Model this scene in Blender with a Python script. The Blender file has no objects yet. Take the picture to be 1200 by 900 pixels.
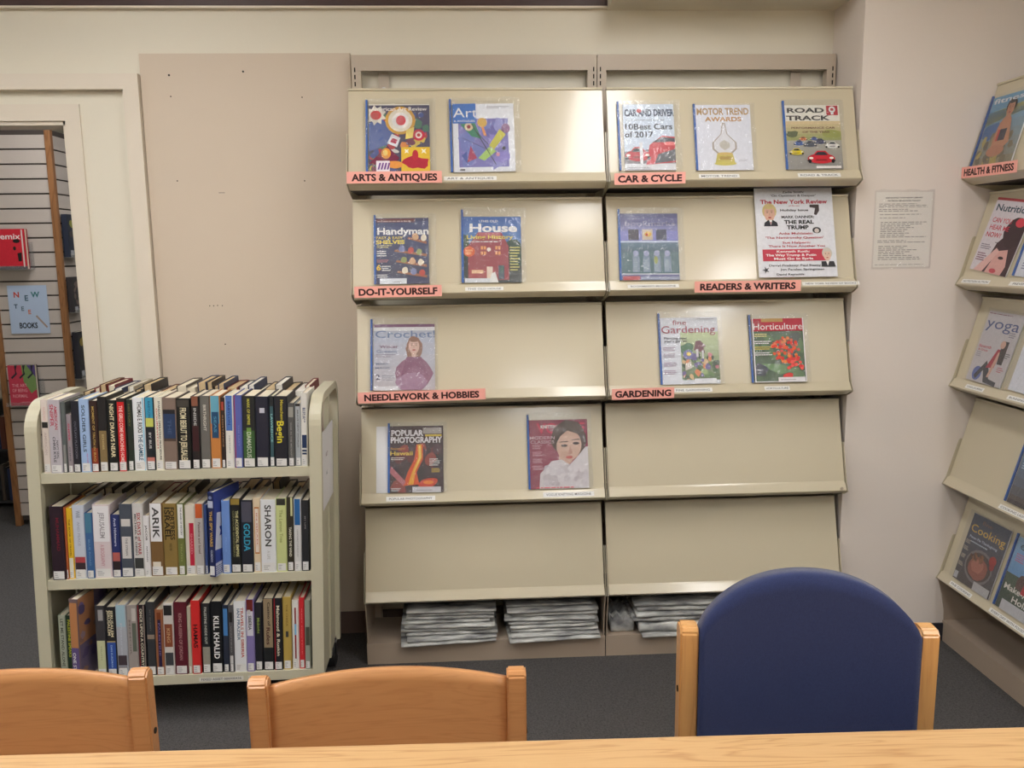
import bpy, bmesh, math, random
from mathutils import Matrix, Vector, noise as mnoise
sc = bpy.context.scene
col = sc.collection
PI = math.pi
rnd = random.Random(7)

def lin(c):
    c = c / 255.0
    return c / 12.92 if c <= 0.04045 else ((c + 0.055) / 1.055) ** 2.4
def S(r, g, b, k=1.0): return (lin(r) * k, lin(g) * k, lin(b) * k, 1.0)

# ------------------------------------------------------------------ camera
F_PX, CAM_H, CAM_D, CAM_X, TILT, YAW, ROLL = 998.6751, 1.5485, 3.3735, -0.498, 0.1531, 0.0491, -0.0136
cam_data = bpy.data.cameras.new('camera')
cam_data.sensor_width = 36.0
cam_data.lens = F_PX / 1200 * 36
cam_data.clip_start = 0.02
cam = bpy.data.objects.new('camera', cam_data); col.objects.link(cam)
fw = Vector((math.sin(YAW) * math.cos(TILT), math.cos(YAW) * math.cos(TILT), -math.sin(TILT)))
rt = Vector((math.cos(YAW), -math.sin(YAW), 0)); up = rt.cross(fw)
rt2 = rt * math.cos(ROLL) + up * math.sin(ROLL); up2 = up * math.cos(ROLL) - rt * math.sin(ROLL)
cam.matrix_world = Matrix(((rt2.x, up2.x, -fw.x, CAM_X), (rt2.y, up2.y, -fw.y, -CAM_D), (rt2.z, up2.z, -fw.z, CAM_H), (0, 0, 0, 1)))
sc.camera = cam
# ------------------------------------------------------------------ world, exposure
wd = bpy.data.worlds.new('world'); sc.world = wd; wd.use_nodes = True
wd.node_tree.nodes['Background'].inputs[0].default_value = (0.8, 0.85, 0.9, 1)
wd.node_tree.nodes['Background'].inputs[1].default_value = 0.05
sc.view_settings.view_transform = 'Standard'
sc.view_settings.look = 'None'
sc.view_settings.gamma = 1
sc.view_settings.exposure = 0.93
sc.view_settings.use_curve_mapping = False
CEIL = 2.78
#  ceiling fixtures, third and last added unseen to brighten wall, column and lower shelves: (x, y, length along y, length along x, strength)
FIXTURES = [(0.15, -1.45, 1.2, 0.26, 9.0), (-1.65, -1.40, 1.2, 0.26, 9.0), (-3.40, -1.40, 1.2, 0.26, 9.0), (-1.65, -2.75, 1.2, 0.30, 13.0),
            (-3.40, -2.75, 1.2, 0.30, 7.0), (1.30, -3.0, 1.2, 0.30, 13.0), (0.15, -4.7, 1.2, 0.60, 7.5)]
FAR_FIXTURES = [(-2.3, 0.95, 0.3, 1.2, 9.0), (-3.9, 3.0, 0.3, 1.2, 6.0), (-1.2, 2.6, 0.3, 1.2, 9.0)]  # last one added unseen to light the slatwall's right face

# ------------------------------------------------------------------ materials
def nodes_of(m): return m.node_tree.nodes, m.node_tree.links
def mat(name, c, rough=0.5, metal=0.0, var=0.06, nscale=6.0, bump=0.0, bscale=200.0, stretch=(1, 1, 1), spec=0.5, sheen=0.0):
    m = bpy.data.materials.new(name); m.use_nodes = True
    N, L = nodes_of(m); b = N['Principled BSDF']
    b.inputs['Roughness'].default_value = rough; b.inputs['Metallic'].default_value = metal
    b.inputs['Specular IOR Level'].default_value = spec
    if sheen: b.inputs['Sheen Weight'].default_value = sheen
    tc = N.new('ShaderNodeTexCoord'); mp = N.new('ShaderNodeMapping'); mp.inputs['Scale'].default_value = stretch
    L.new(tc.outputs['Object'], mp.inputs[0])
    nz = N.new('ShaderNodeTexNoise'); nz.inputs['Scale'].default_value = nscale; nz.inputs['Detail'].default_value = 5
    L.new(mp.outputs[0], nz.inputs['Vector'])
    mx = N.new('ShaderNodeMix'); mx.data_type = 'RGBA'
    mx.inputs[6].default_value = (c[0] * (1 - var), c[1] * (1 - var), c[2] * (1 - var), 1)
    mx.inputs[7].default_value = (min(1, c[0] * (1 + var)), min(1, c[1] * (1 + var)), min(1, c[2] * (1 + var)), 1)
    L.new(nz.outputs['Fac'], mx.inputs[0]); L.new(mx.outputs[2], b.inputs['Base Color'])
    if bump:
        n2 = N.new('ShaderNodeTexNoise'); n2.inputs['Scale'].default_value = bscale; n2.inputs['Detail'].default_value = 3
        L.new(mp.outputs[0], n2.inputs['Vector'])
        bp = N.new('ShaderNodeBump'); bp.inputs['Strength'].default_value = bump; bp.inputs['Distance'].default_value = 0.002
        L.new(n2.outputs['Fac'], bp.inputs['Height']); L.new(bp.outputs[0], b.inputs['Normal'])
    return m
def wood(name, dark, light, axis='X', scale=1.0, rough=0.35, contrast=1.0):
    m = bpy.data.materials.new(name); m.use_nodes = True
    N, L = nodes_of(m); b = N['Principled BSDF']; b.inputs['Roughness'].default_value = rough
    tc = N.new('ShaderNodeTexCoord'); mp = N.new('ShaderNodeMapping')
    st = {'X': (0.55, 9, 9), 'Z': (9, 9, 0.7)}[axis]
    mp.inputs['Scale'].default_value = [s * scale for s in st]; L.new(tc.outputs['Object'], mp.inputs[0])
    nz = N.new('ShaderNodeTexNoise'); nz.inputs['Scale'].default_value = 1.6; nz.inputs['Detail'].default_value = 3; nz.inputs['Distortion'].default_value = 0.6
    L.new(mp.outputs[0], nz.inputs['Vector'])
    ml = N.new('ShaderNodeMath'); ml.operation = 'MULTIPLY'; ml.inputs[1].default_value = 11; L.new(nz.outputs['Fac'], ml.inputs[0])
    fr = N.new('ShaderNodeMath'); fr.operation = 'PINGPONG'; fr.inputs[1].default_value = 0.5; L.new(ml.outputs[0], fr.inputs[0])
    n2 = N.new('ShaderNodeTexNoise'); n2.inputs['Scale'].default_value = 22; n2.inputs['Detail'].default_value = 4; L.new(mp.outputs[0], n2.inputs['Vector'])
    rp = N.new('ShaderNodeValToRGB'); rp.color_ramp.elements[0].position = 0.0; rp.color_ramp.elements[1].position = 0.22
    rp.color_ramp.elements[0].color = (1, 1, 1, 1); rp.color_ramp.elements[1].color = (0, 0, 0, 1); L.new(fr.outputs[0], rp.inputs[0])
    a = N.new('ShaderNodeMath'); a.operation = 'MULTIPLY'; L.new(rp.outputs[0], a.inputs[0]); L.new(n2.outputs['Fac'], a.inputs[1])
    a2 = N.new('ShaderNodeMath'); a2.operation = 'MULTIPLY_ADD'; L.new(a.outputs[0], a2.inputs[0]); a2.inputs[1].default_value = 1.1 * contrast
    n3 = N.new('ShaderNodeMath'); n3.operation = 'MULTIPLY'; L.new(n2.outputs['Fac'], n3.inputs[0]); n3.inputs[1].default_value = 0.35
    L.new(n3.outputs[0], a2.inputs[2])
    mx = N.new('ShaderNodeMix'); mx.data_type = 'RGBA'; mx.inputs[6].default_value = light; mx.inputs[7].default_value = dark
    L.new(a2.outputs[0], mx.inputs[0]); L.new(mx.outputs[2], b.inputs['Base Color'])
    return m
def print_mat(name, rough, coat=0.0, grain=0.0):
    m = bpy.data.materials.new(name); m.use_nodes = True
    N, L = nodes_of(m); b = N['Principled BSDF']; b.inputs['Roughness'].default_value = rough
    b.inputs['Specular IOR Level'].default_value = 0.4
    at = N.new('ShaderNodeAttribute'); at.attribute_name = 'Col'; L.new(at.outputs['Color'], b.inputs['Base Color'])
    if grain:      # fine mottling of the printed picture
        tc = N.new('ShaderNodeTexCoord'); nz = N.new('ShaderNodeTexNoise'); nz.inputs['Scale'].default_value = 75; nz.inputs['Detail'].default_value = 6; nz.inputs['Roughness'].default_value = 0.7
        L.new(tc.outputs['Object'], nz.inputs['Vector']); mr = N.new('ShaderNodeMapRange'); mr.inputs[1].default_value = 0.3; mr.inputs[2].default_value = 0.7; mr.inputs[3].default_value = 1 - grain; mr.inputs[4].default_value = 1 + grain * .5
        L.new(nz.outputs['Fac'], mr.inputs[0]); vm = N.new('ShaderNodeVectorMath'); vm.operation = 'SCALE'; L.new(at.outputs['Color'], vm.inputs[0]); L.new(mr.outputs[0], vm.inputs['Scale'])
        L.new(vm.outputs[0], b.inputs['Base Color'])
    b.inputs['Coat Weight'].default_value = coat
    return m
def carpet_mat():
    m = bpy.data.materials.new('carpet'); m.use_nodes = True
    N, L = nodes_of(m); b = N['Principled BSDF']; b.inputs['Roughness'].default_value = 0.95; b.inputs['Specular IOR Level'].default_value = 0.1
    tc = N.new('ShaderNodeTexCoord')
    v = N.new('ShaderNodeTexVoronoi'); v.inputs['Scale'].default_value = 320; L.new(tc.outputs['Object'], v.inputs['Vector'])
    nz = N.new('ShaderNodeTexNoise'); nz.inputs['Scale'].default_value = 130; nz.inputs['Detail'].default_value = 6; L.new(tc.outputs['Object'], nz.inputs['Vector'])
    ad = N.new('ShaderNodeMath'); ad.operation = 'MULTIPLY_ADD'; ad.inputs[1].default_value = 0.6
    L.new(v.outputs['Distance'], ad.inputs[0]); L.new(nz.outputs['Fac'], ad.inputs[2])
    rp = N.new('ShaderNodeValToRGB'); rp.color_ramp.elements[0].position = 0.35; rp.color_ramp.elements[1].position = 0.95
    rp.color_ramp.elements[0].color = S(54, 52, 52); rp.color_ramp.elements[1].color = S(92, 90, 90)
    L.new(ad.outputs[0], rp.inputs[0]); L.new(rp.outputs[0], b.inputs['Base Color'])
    bp = N.new('ShaderNodeBump'); bp.inputs['Strength'].default_value = 0.8; bp.inputs['Distance'].default_value = 0.004
    L.new(ad.outputs[0], bp.inputs['Height']); L.new(bp.outputs[0], b.inputs['Normal'])
    return m
def plastic_mat():
    m = bpy.data.materials.new('clear_plastic'); m.use_nodes = True
    N, L = nodes_of(m); out = N['Material Output']; N.remove(N['Principled BSDF'])
    tr = N.new('ShaderNodeBsdfTransparent'); tr.inputs[0].default_value = (0.96, 0.965, 0.97, 1)
    gl = N.new('ShaderNodeBsdfGlossy'); gl.inputs['Roughness'].default_value = 0.16; gl.inputs[0].default_value = (0.95, 0.97, 1, 1)
    df = N.new('ShaderNodeBsdfDiffuse'); df.inputs[0].default_value = (0.85, 0.87, 0.88, 1)
    tc = N.new('ShaderNodeTexCoord'); nz = N.new('ShaderNodeTexNoise'); nz.inputs['Scale'].default_value = 26; nz.inputs['Detail'].default_value = 2; nz.inputs['Distortion'].default_value = 1.5
    L.new(tc.outputs['Object'], nz.inputs['Vector'])
    bp = N.new('ShaderNodeBump'); bp.inputs['Strength'].default_value = 0.7; bp.inputs['Distance'].default_value = 0.01
    L.new(nz.outputs['Fac'], bp.inputs['Height']); L.new(bp.outputs[0], gl.inputs['Normal'])
    lw = N.new('ShaderNodeLayerWeight'); lw.inputs[0].default_value = 0.3; L.new(bp.outputs[0], lw.inputs['Normal'])
    ml = N.new('ShaderNodeMath'); ml.operation = 'MULTIPLY_ADD'; ml.inputs[1].default_value = 0.4; ml.inputs[2].default_value = 0.03
    L.new(lw.outputs['Fresnel'], ml.inputs[0])
    m1 = N.new('ShaderNodeMixShader'); m1.inputs[0].default_value = 0.05; L.new(tr.outputs[0], m1.inputs[1]); L.new(df.outputs[0], m1.inputs[2])
    m2 = N.new('ShaderNodeMixShader'); L.new(ml.outputs[0], m2.inputs[0]); L.new(m1.outputs[0], m2.inputs[1]); L.new(gl.outputs[0], m2.inputs[2])
    L.new(m2.outputs[0], out.inputs[0])
    return m
def emit_mat(name, strength, c=(1.0, 0.985, 0.975, 1)):
    m = bpy.data.materials.new(name); m.use_nodes = True
    N, L = nodes_of(m); b = N['Principled BSDF']; b.inputs['Base Color'].default_value = (0.8, 0.8, 0.8, 1)
    b.inputs['Emission Color'].default_value = c; b.inputs['Emission Strength'].default_value = strength
    return m
def newsprint_mat():
    m = bpy.data.materials.new('newsprint'); m.use_nodes = True
    N, L = nodes_of(m); b = N['Principled BSDF']; b.inputs['Roughness'].default_value = 0.85
    tc = N.new('ShaderNodeTexCoord'); oi = N.new('ShaderNodeObjectInfo')
    ad = N.new('ShaderNodeVectorMath'); ad.operation = 'ADD'; L.new(tc.outputs['Object'], ad.inputs[0])
    cb = N.new('ShaderNodeCombineXYZ'); mr = N.new('ShaderNodeMath'); mr.operation = 'MULTIPLY'; mr.inputs[1].default_value = 37; L.new(oi.outputs['Random'], mr.inputs[0])
    L.new(mr.outputs[0], cb.inputs[0]); L.new(cb.outputs[0], ad.inputs[1])
    mp = N.new('ShaderNodeMapping'); mp.inputs['Scale'].default_value = (9, 30, 16); L.new(ad.outputs[0], mp.inputs[0])
    nz = N.new('ShaderNodeTexNoise'); nz.inputs['Scale'].default_value = 1; nz.inputs['Detail'].default_value = 6; L.new(mp.outputs[0], nz.inputs['Vector'])
    rp = N.new('ShaderNodeValToRGB'); e = rp.color_ramp.elements; e[0].position = 0.33; e[1].position = 0.62
    e[0].color = S(105, 105, 108); e[1].color = S(205, 206, 203); L.new(nz.outputs['Fac'], rp.inputs[0]); L.new(rp.outputs[0], b.inputs['Base Color'])
    return m

WALL = S(214, 204, 186); WALLK = 1.0
M_wall = mat('wall_paint', S(224, 218, 202), 0.6, var=0.025, nscale=3, bump=0.15, bscale=90)
M_col = mat('column_paint', S(230, 220, 212), 0.6, var=0.02, nscale=3, bump=0.15, bscale=90)
M_board = mat('board_paint', S(208, 193, 175), 0.6, var=0.025, nscale=2)
M_trim = mat('trim_paint', S(222, 212, 197), 0.45, var=0.02)
M_ceil = mat('ceiling_tile', S(225, 222, 212), 0.8, var=0.05, nscale=60)
M_beam = mat('dark_stained_wood', S(70, 48, 46), 0.5, var=0.3, nscale=10, stretch=(1, 8, 8))
M_shelf = mat('shelf_enamel', S(202, 192, 167), 0.3, var=0.02, nscale=4, bump=0.02, bscale=60)
M_shelf.node_tree.nodes['Principled BSDF'].inputs['Coat Weight'].default_value = 0.5
M_shelf.node_tree.nodes['Principled BSDF'].inputs['Coat Roughness'].default_value = 0.13
M_frame = mat('frame_enamel', S(188, 174, 157), 0.4, var=0.03, nscale=5)
M_pan = mat('underside_shade', S(58, 52, 52), 0.7)  # near-black colour stands in for the shade under the shelf lips
M_base = mat('base_enamel', S(168, 152, 136), 0.45, var=0.04, nscale=5)
M_truck = mat('truck_enamel', S(196, 191, 168), 0.4, var=0.03, nscale=5)
M_dark = mat('dark_rubber', S(26, 26, 28), 0.6)
M_black = mat('slot_black', S(20, 17, 15), 0.9)
M_chrome = mat('chrome', S(210, 210, 212), 0.2, metal=1.0)
M_brownbase = mat('brown_baseboard', S(112, 92, 84), 0.5, var=0.1)
M_navybase = mat('dark_vinyl_base', S(42, 42, 50), 0.45)
M_slat = mat('slatwall_panel', S(190, 180, 172), 0.5, var=0.04, nscale=4)
M_slatback = mat('slatwall_groove', S(70, 62, 58), 0.7)
M_post = wood('honey_post_wood', S(112, 72, 42), S(152, 106, 66), 'Z', 1.0, 0.45)
M_table = wood('oak_tabletop', S(172, 124, 78), S(212, 174, 124), 'X', 1.3, 0.33, 0.8)
M_chair = wood('orange_maple', S(176, 116, 70), S(206, 150, 98), 'X', 1.2, 0.3, 0.45)
M_beech = wood('pale_beech', S(180, 125, 72), S(214, 164, 104), 'Z', 1.2, 0.3, 0.4)
M_blue = mat('blue_upholstery', S(44, 54, 94), 0.9, var=0.18, nscale=260, bump=0.5, bscale=900, spec=0.15, sheen=0.25)
M_paper = mat('white_paper', S(225, 225, 228), 0.7, var=0.02)
M_pages = mat('book_pages', S(224, 214, 192), 0.85, var=0.1, nscale=3, stretch=(400, 1, 1))
M_clip = mat('blue_binder_strip', S(52, 96, 170), 0.4)
M_print = print_mat('magazine_print', 0.42, 0.0, 0.11)
M_spine = print_mat('spine_print', 0.42)
M_card = print_mat('card_print', 0.55)
M_plastic = plastic_mat()
M_carpet = carpet_mat()
M_news = newsprint_mat()
M_acrylic = M_plastic

# ------------------------------------------------------------------ helpers
def link(name, me, m=None, parent=None, smooth=False):
    o = bpy.data.objects.new(name, me); col.objects.link(o)
    if m is not None: me.materials.append(m)
    if parent is not None: o.parent = parent
    if smooth:
        for p in me.polygons: p.use_smooth = True
    return o
def obj(name, bm, m, parent=None, smooth=False):
    bmesh.ops.recalc_face_normals(bm, faces=bm.faces)
    me = bpy.data.meshes.new(name); bm.to_mesh(me); bm.free()
    return link(name, me, m, parent, smooth)
def add_box(bm, x0, x1, y0, y1, z0, z1, bev=0.0, M=None):
    vs = [bm.verts.new((x, y, z)) for x in (x0, x1) for y in (y0, y1) for z in (z0, z1)]
    fs = [(0, 1, 3, 2), (4, 6, 7, 5), (0, 4, 5, 1), (2, 3, 7, 6), (0, 2, 6, 4), (1, 5, 7, 3)]
    faces = [bm.faces.new([vs[i] for i in f]) for f in fs]
    if bev:
        edges = list({e for f in faces for e in f.edges})
        r = bmesh.ops.bevel(bm, geom=edges, offset=bev, segments=2, profile=0.6, affect='EDGES')
        vs = list({v for f in r['faces'] for v in f.verts} | {v for v in vs if v.is_valid})
    if M is not None: bmesh.ops.transform(bm, matrix=M, verts=[v for v in vs if v.is_valid])
    return vs
def box(name, x0, x1, y0, y1, z0, z1, m, parent=None, bev=0.0):
    bm = bmesh.new(); add_box(bm, x0, x1, y0, y1, z0, z1, bev); return obj(name, bm, m, parent)
def add_prism(bm, pts, a0, a1, axis='x'):
    """extrude a 2D outline: axis x -> pts are (y,z); axis y -> (x,z); axis z -> (x,y)"""
    def P(p, a): return {'x': (a, p[0], p[1]), 'y': (p[0], a, p[1]), 'z': (p[0], p[1], a)}[axis]
    A = [bm.verts.new(P(p, a0)) for p in pts]; B = [bm.verts.new(P(p, a1)) for p in pts]
    n = len(pts)
    for i in range(n): bm.faces.new((A[i], A[(i + 1) % n], B[(i + 1) % n], B[i]))
    bm.faces.new(A); bm.faces.new(B[::-1])
def prism(name, pts, a0, a1, axis, m, parent=None):
    bm = bmesh.new(); add_prism(bm, pts, a0, a1, axis); return obj(name, bm, m, parent)
def add_cyl(bm, c, r, h, axis='z', n=20, r2=None):
    r2 = r if r2 is None else r2
    rot = {'z': Matrix(), 'x': Matrix.Rotation(PI / 2, 4, 'Y'), 'y': Matrix.Rotation(PI / 2, 4, 'X')}[axis]
    bmesh.ops.create_cone(bm, cap_ends=True, segments=n, radius1=r, radius2=r2, depth=h, matrix=Matrix.Translation(c) @ rot)
def tag(o, label, cat, group=None, kind=None):
    if label: o['label'] = label
    if cat: o['category'] = cat
    if group: o['group'] = group
    if kind: o['kind'] = kind
    return o
def thing(name, label, cat, M=None, group=None):
    o = bpy.data.objects.new(name, None); col.objects.link(o); o.empty_display_size = 0.05
    if M is not None: o.matrix_world = M
    return tag(o, label, cat, group)
def struct(o): o['kind'] = 'structure'; return o
T = lambda x, y, z: Matrix.Translation((x, y, z))
R = lambda a, ax: Matrix.Rotation(a, 4, ax)

# ------------------------------------------------------------------ flat print (lettering and cover pictures as coloured polygons)
_txt = {}
def text_geo(s, bold):
    k = (s, bold)
    if k not in _txt:
        cu = bpy.data.curves.new('t', 'FONT'); cu.body = s; cu.size = 1; cu.resolution_u = 3; cu.offset = bold; cu.fill_mode = 'FRONT'
        o = bpy.data.objects.new('t', cu); col.objects.link(o)
        dg = bpy.context.evaluated_depsgraph_get(); me = bpy.data.meshes.new_from_object(o.evaluated_get(dg))
        V = [(v.co.x, v.co.y) for v in me.vertices]; P = [tuple(p.vertices) for p in me.polygons]
        if P:
            a = 0.0
            for p in P:
                q = [V[i] for i in p]; a += sum(q[i][0] * q[(i + 1) % len(q)][1] - q[(i + 1) % len(q)][0] * q[i][1] for i in range(len(q)))
            if a < 0: P = [p[::-1] for p in P]
        bpy.data.objects.remove(o); bpy.data.curves.remove(cu); bpy.data.meshes.remove(me)
        xs = [v[0] for v in V] or [0, 1]
        _txt[k] = (V, P, min(xs), max(xs))
    return _txt[k]
class Print:
    """2D drawing in metres, u to the right, v up, origin bottom-left, clipped to w x h by clamping"""
    def __init__(s, w, h): s.w, s.h, s.V, s.F, s.C, s.lay = w, h, [], [], [], 0
    def poly(s, pts, c, up=1):
        s.lay += up; n = len(s.V)
        s.V += [(min(max(u, 0), s.w), min(max(v, 0), s.h), s.lay) for u, v in pts]
        s.F.append(tuple(range(n, n + len(pts)))); s.C.append(c)
    def rect(s, u0, v0, u1, v1, c): s.poly([(u0 * s.w, v0 * s.h), (u1 * s.w, v0 * s.h), (u1 * s.w, v1 * s.h), (u0 * s.w, v1 * s.h)], c)
    def ell(s, u, v, ru, rv, c, n=18, rot=0.0, wob=0.0):
        p = []
        for i in range(n):
            a = 2 * PI * i / n; k = 1 + wob * (rnd.random() - .5)
            x, y = ru * s.w * math.cos(a) * k, rv * s.h * math.sin(a) * k
            p.append((u * s.w + x * math.cos(rot) - y * math.sin(rot), v * s.h + x * math.sin(rot) + y * math.cos(rot)))
        s.poly(p, c)
    def grad(s, v0, v1, c0, c1, n=8, u0=0, u1=1):
        s.lay += 1; l = s.lay
        for i in range(n):
            k = (i + .5) / n; c = tuple(c0[j] * (1 - k) + c1[j] * k for j in range(3)) + (1,)
            s.rect(u0, v0 + (v1 - v0) * i / n, u1, v0 + (v1 - v0) * (i + 1) / n, c); s.lay = l
    def pp(s, pts, c): s.poly([(u * s.w, v * s.h) for u, v in pts], c)
    def text(s, t, u, v, w, h, c, bold=0.02, rot=0, align='c'):
        """w, h as fractions of the sheet (w along the line of text, None = natural); h is the capital height"""
        V, P, x0, x1 = text_geo(t, bold)
        if not P: return
        s.lay += 1
        if rot: Wm, Hm = s.h, s.w
        else: Wm, Hm = s.w, s.h
        sy = h * Hm / 0.70; sx = sy if w is None else w * Wm / (x1 - x0)
        n = len(s.V); cx = (x0 + x1) / 2 if align == 'c' else x0
        for x, y in V:
            a, b = (x - cx) * sx, (y - 0.35) * sy
            if rot: a, b = b, -a
            s.V.append((min(max(u * s.w + a, 0), s.w), min(max(v * s.h + b, 0), s.h), s.lay))
        for p in P: s.F.append(tuple(i + n for i in p)); s.C.append(c)
    def lines(s, u0, v0, u1, v1, n, c, fill=0.45, jag=0.3):
        """rows of unreadable small print"""
        s.lay += 1; l = s.lay; d = (v1 - v0) / n
        for i in range(n):
            a = v0 + d * i; e = u1 - (u1 - u0) * jag * rnd.random(); x = u0
            while x < e:
                wd_ = (0.02 + 0.05 * rnd.random()) * (u1 - u0) * 2; x2 = min(e, x + wd_)
                s.lay = l - 1; s.rect(x, a, x2, a + d * fill, c); x = x2 + 0.015 * (u1 - u0) * 1.5
        s.lay = l
    def build(s, name, m, parent, O, U=(1, 0, 0), V=(0, 0, 1), eps=0.00006, face=None):
        O, U, V = Vector(O), Vector(U), Vector(V); N = U.cross(V)
        me = bpy.data.meshes.new(name)
        me.from_pydata([O + U * a + V * b + N * (eps * l) for a, b, l in s.V], [], s.F)
        at = me.color_attributes.new('Col', 'FLOAT_COLOR', 'CORNER')
        buf = []
        for p, c in zip(s.F, s.C): buf += [c[0], c[1], c[2], 1.0] * len(p)
        if len(me.loops) * 4 == len(buf): at.data.foreach_set('color', buf)
        return link(name, me, m, parent)

WHITE, BLACK, RED = S(235, 235, 235), S(25, 25, 27), S(205, 40, 45)

# ================================================================== THE SETTING
DX0, DX1, DZ = -3.0, -1.985, 2.055         # doorway in the back wall
struct(box('floor', -4.6, 2.4, -6.0, 5.0, -0.05, 0.0, M_carpet))
struct(box('ceiling', -4.6, 1.67, -6.0, 0.0, CEIL, CEIL + 0.05, M_ceil))
struct(box('ceiling', -4.6, 2.4, 0.12, 5.0, 2.6, 2.65, M_ceil))
bm = bmesh.new()
add_box(bm, -4.6, DX0, 0, 0.12, 0, CEIL); add_box(bm, DX0, DX1, 0, 0.12, DZ, CEIL); add_box(bm, DX1, 0.924, 0, 0.12, 0, CEIL)
struct(obj('wall_back', bm, M_wall))
struct(box('wall_column', 0.924, 1.67, -0.26, 0.12, 0, CEIL, M_col))
struct(box('wall_right', 1.67, 1.79, -6.0, 0.12, 0, CEIL, M_wall))
struct(box('wall_left', -4.72, -4.6, -6.0, 5.0, 0, CEIL, M_wall))
struct(box('wall_front', -4.6, 1.67, -6.12, -6.0, 0, CEIL, M_wall))
struct(box('wall_far', -4.6, 2.4, 5.0, 5.12, 0, 2.65, M_wall))
struct(box('wall_far_right', 2.4, 2.52, 0.12, 5.0, 0, 2.65, M_wall))
# soffit over the right-hand shelving bay, dark wood band along the top of the wall to its left
struct(box('soffit', 0.045, 0.9238, -0.2598, -0.0002, 2.448, CEIL - 0.0005, M_wall))
struct(box('trim_1', -4.6, 0.0445, -0.022, -0.0002, 2.458, 2.62, M_beam))
struct(box('trim_2', -4.6, 0.0445, -0.024, -0.0002, 2.450, 2.4575, M_trim))
# doorway: outer raised casing, then flat inner casing
struct(box('trim_3', -1.757, -1.700, -0.034, -0.0002, 0, 2.163, M_trim))
struct(box('trim_4', -3.3, -1.700, -0.034, -0.0002, 2.1632, 2.219, M_trim))
struct(box('trim_5', DX1 + 0.0, -1.93, -0.009, -0.0002, 0, DZ + 0.0, M_trim))
struct(box('trim_6', -3.08, -1.93, -0.009, -0.0002, DZ + 0.0002, 2.115, M_trim))
# door jamb lining
bm = bmesh.new(); add_box(bm, DX1 - 0.012, DX1 - 0.0003, 0.0, 0.12, 0, DZ - 0.0003); add_box(bm, DX0 + 0.0003, DX0 + 0.012, 0, 0.12, 0, DZ - 0.0003)
add_box(bm, DX0 + 0.0003, DX1 - 0.0003, 0, 0.12, DZ - 0.014, DZ - 0.0003)
struct(obj('door_1', bm, M_trim))
struct(box('baseboard_back', -1.699, 0.9235, -0.0115, -0.0002, 0, 0.094, M_brownbase))
struct(box('baseboard_column', 0.9245, 1.655, -0.268, -0.2602, 0, 0.072, M_navybase))
struct(box('baseboard_right', 1.662, 1.6698, -6, -0.27, 0, 0.072, M_navybase))

# flat painted wallboard left of the shelving
wb = thing('wallboard', 'tan painted wallboard with screw holes, between door casing and shelving', 'board', T(-1.31, -0.0115, 1.19))
box('board', -0.387, 0.387, 0.0, 0.011, -1.095, 1.103, M_board, wb)
for x, z, r in [(-1.592, 2.216, .004), (-1.32, 2.228, .0038), (-1.591, 2.14, .0026), (-1.107, 2.135, .0026), (-1.589, 1.833, .0026),
                (-1.113, 1.829, .0026), (-1.50, 1.36, .0022), (-1.485, 1.36, .0022), (-1.47, 1.361, .0022), (-1.452, 1.36, .0022), (-1.45, 1.21, .0026)]:
    bm = bmesh.new(); add_cyl(bm, (x + 1.31, -0.0004, z - 1.19), r, 0.001, 'y', 10); obj('screw_hole', bm, M_black, wb)
bm = bmesh.new(); add_box(bm, -0.128, -0.105, -0.0006, 0.0002, 0.596, 0.599); obj('scuff_mark', bm, mat('scuff', S(150, 138, 125), .8), wb)

# ------------------------------------------------------------------ ceiling lights
def ceiling_light(x, y, ly, lx, st, zc, label):
    t = thing('ceiling_light', label, 'light', T(x, y, zc), 'recessed ceiling lights')
    bm = bmesh.new()
    for a in ((-lx / 2 - .03, -lx / 2, -ly / 2 - .03, ly / 2 + .03), (lx / 2, lx / 2 + .03, -ly / 2 - .03, ly / 2 + .03),
              (-lx / 2, lx / 2, -ly / 2 - .03, -ly / 2), (-lx / 2, lx / 2, ly / 2, ly / 2 + .03)):
        add_box(bm, *a, -0.02, -0.0005)
    obj('frame', bm, M_trim, t)
    box('diffuser', -lx / 2, lx / 2, -ly / 2, ly / 2, -0.012, -0.002, emit_mat('diffuser', st), t)
for f, l in zip(FIXTURES, ['fluorescent ceiling light above the magazine shelving', 'fluorescent ceiling light above the book truck', 'added ceiling fill light left of the doorway', 'fluorescent ceiling light above the table',
                           'fluorescent ceiling light in the rear left of the room', 'fluorescent ceiling light near the right wall', 'added wide ceiling fill light at the rear of the room']):
    ceiling_light(*f, CEIL, l)
for f, l in zip(FAR_FIXTURES, ['ceiling light just beyond the doorway', 'ceiling light deep in the room beyond the doorway', 'added ceiling fill light right of the slatwall display']): ceiling_light(*f, 2.6, l)

# ================================================================== MAGAZINE SHELVING
ZI = [1.794, 1.411, 1.029, 0.646, 0.2635]
PTOP, PBOT, PH0, PH1 = -0.22, -0.305, 0.030, 0.334    # panel: depth at top / bottom, height above the lip edge
PANG = math.atan2(PTOP - PBOT, PH1 - PH0)
def shelf_meshes():
    """one sloping display shelf; z=0 is the front edge of the lip"""
    bm = bmesh.new(); hw = 0.450
    th = 0.003
    pts = [(PTOP, PH1), (PTOP - 0.007, PH1 - 0.001), (PTOP - 0.007, PH1 - 0.008), (PTOP - 0.0025, PH1 - 0.009),
           (PBOT, PH0 + 0.001), (PBOT - 0.004, PH0 - 0.006), (-0.312, 0.026), (-0.330, 0.0), (-0.326, -0.006), (-0.2864, -0.0235), (-0.2850, -0.0195), (-0.322, -0.003), (-0.3085, 0.018), (PBOT + th, PH0 - 0.008), (PTOP + 0.022, PH1 - 0.004), (PTOP + 0.022, PH1)]
    add_prism(bm, pts, -hw, hw, 'x')
    return bm
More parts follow.
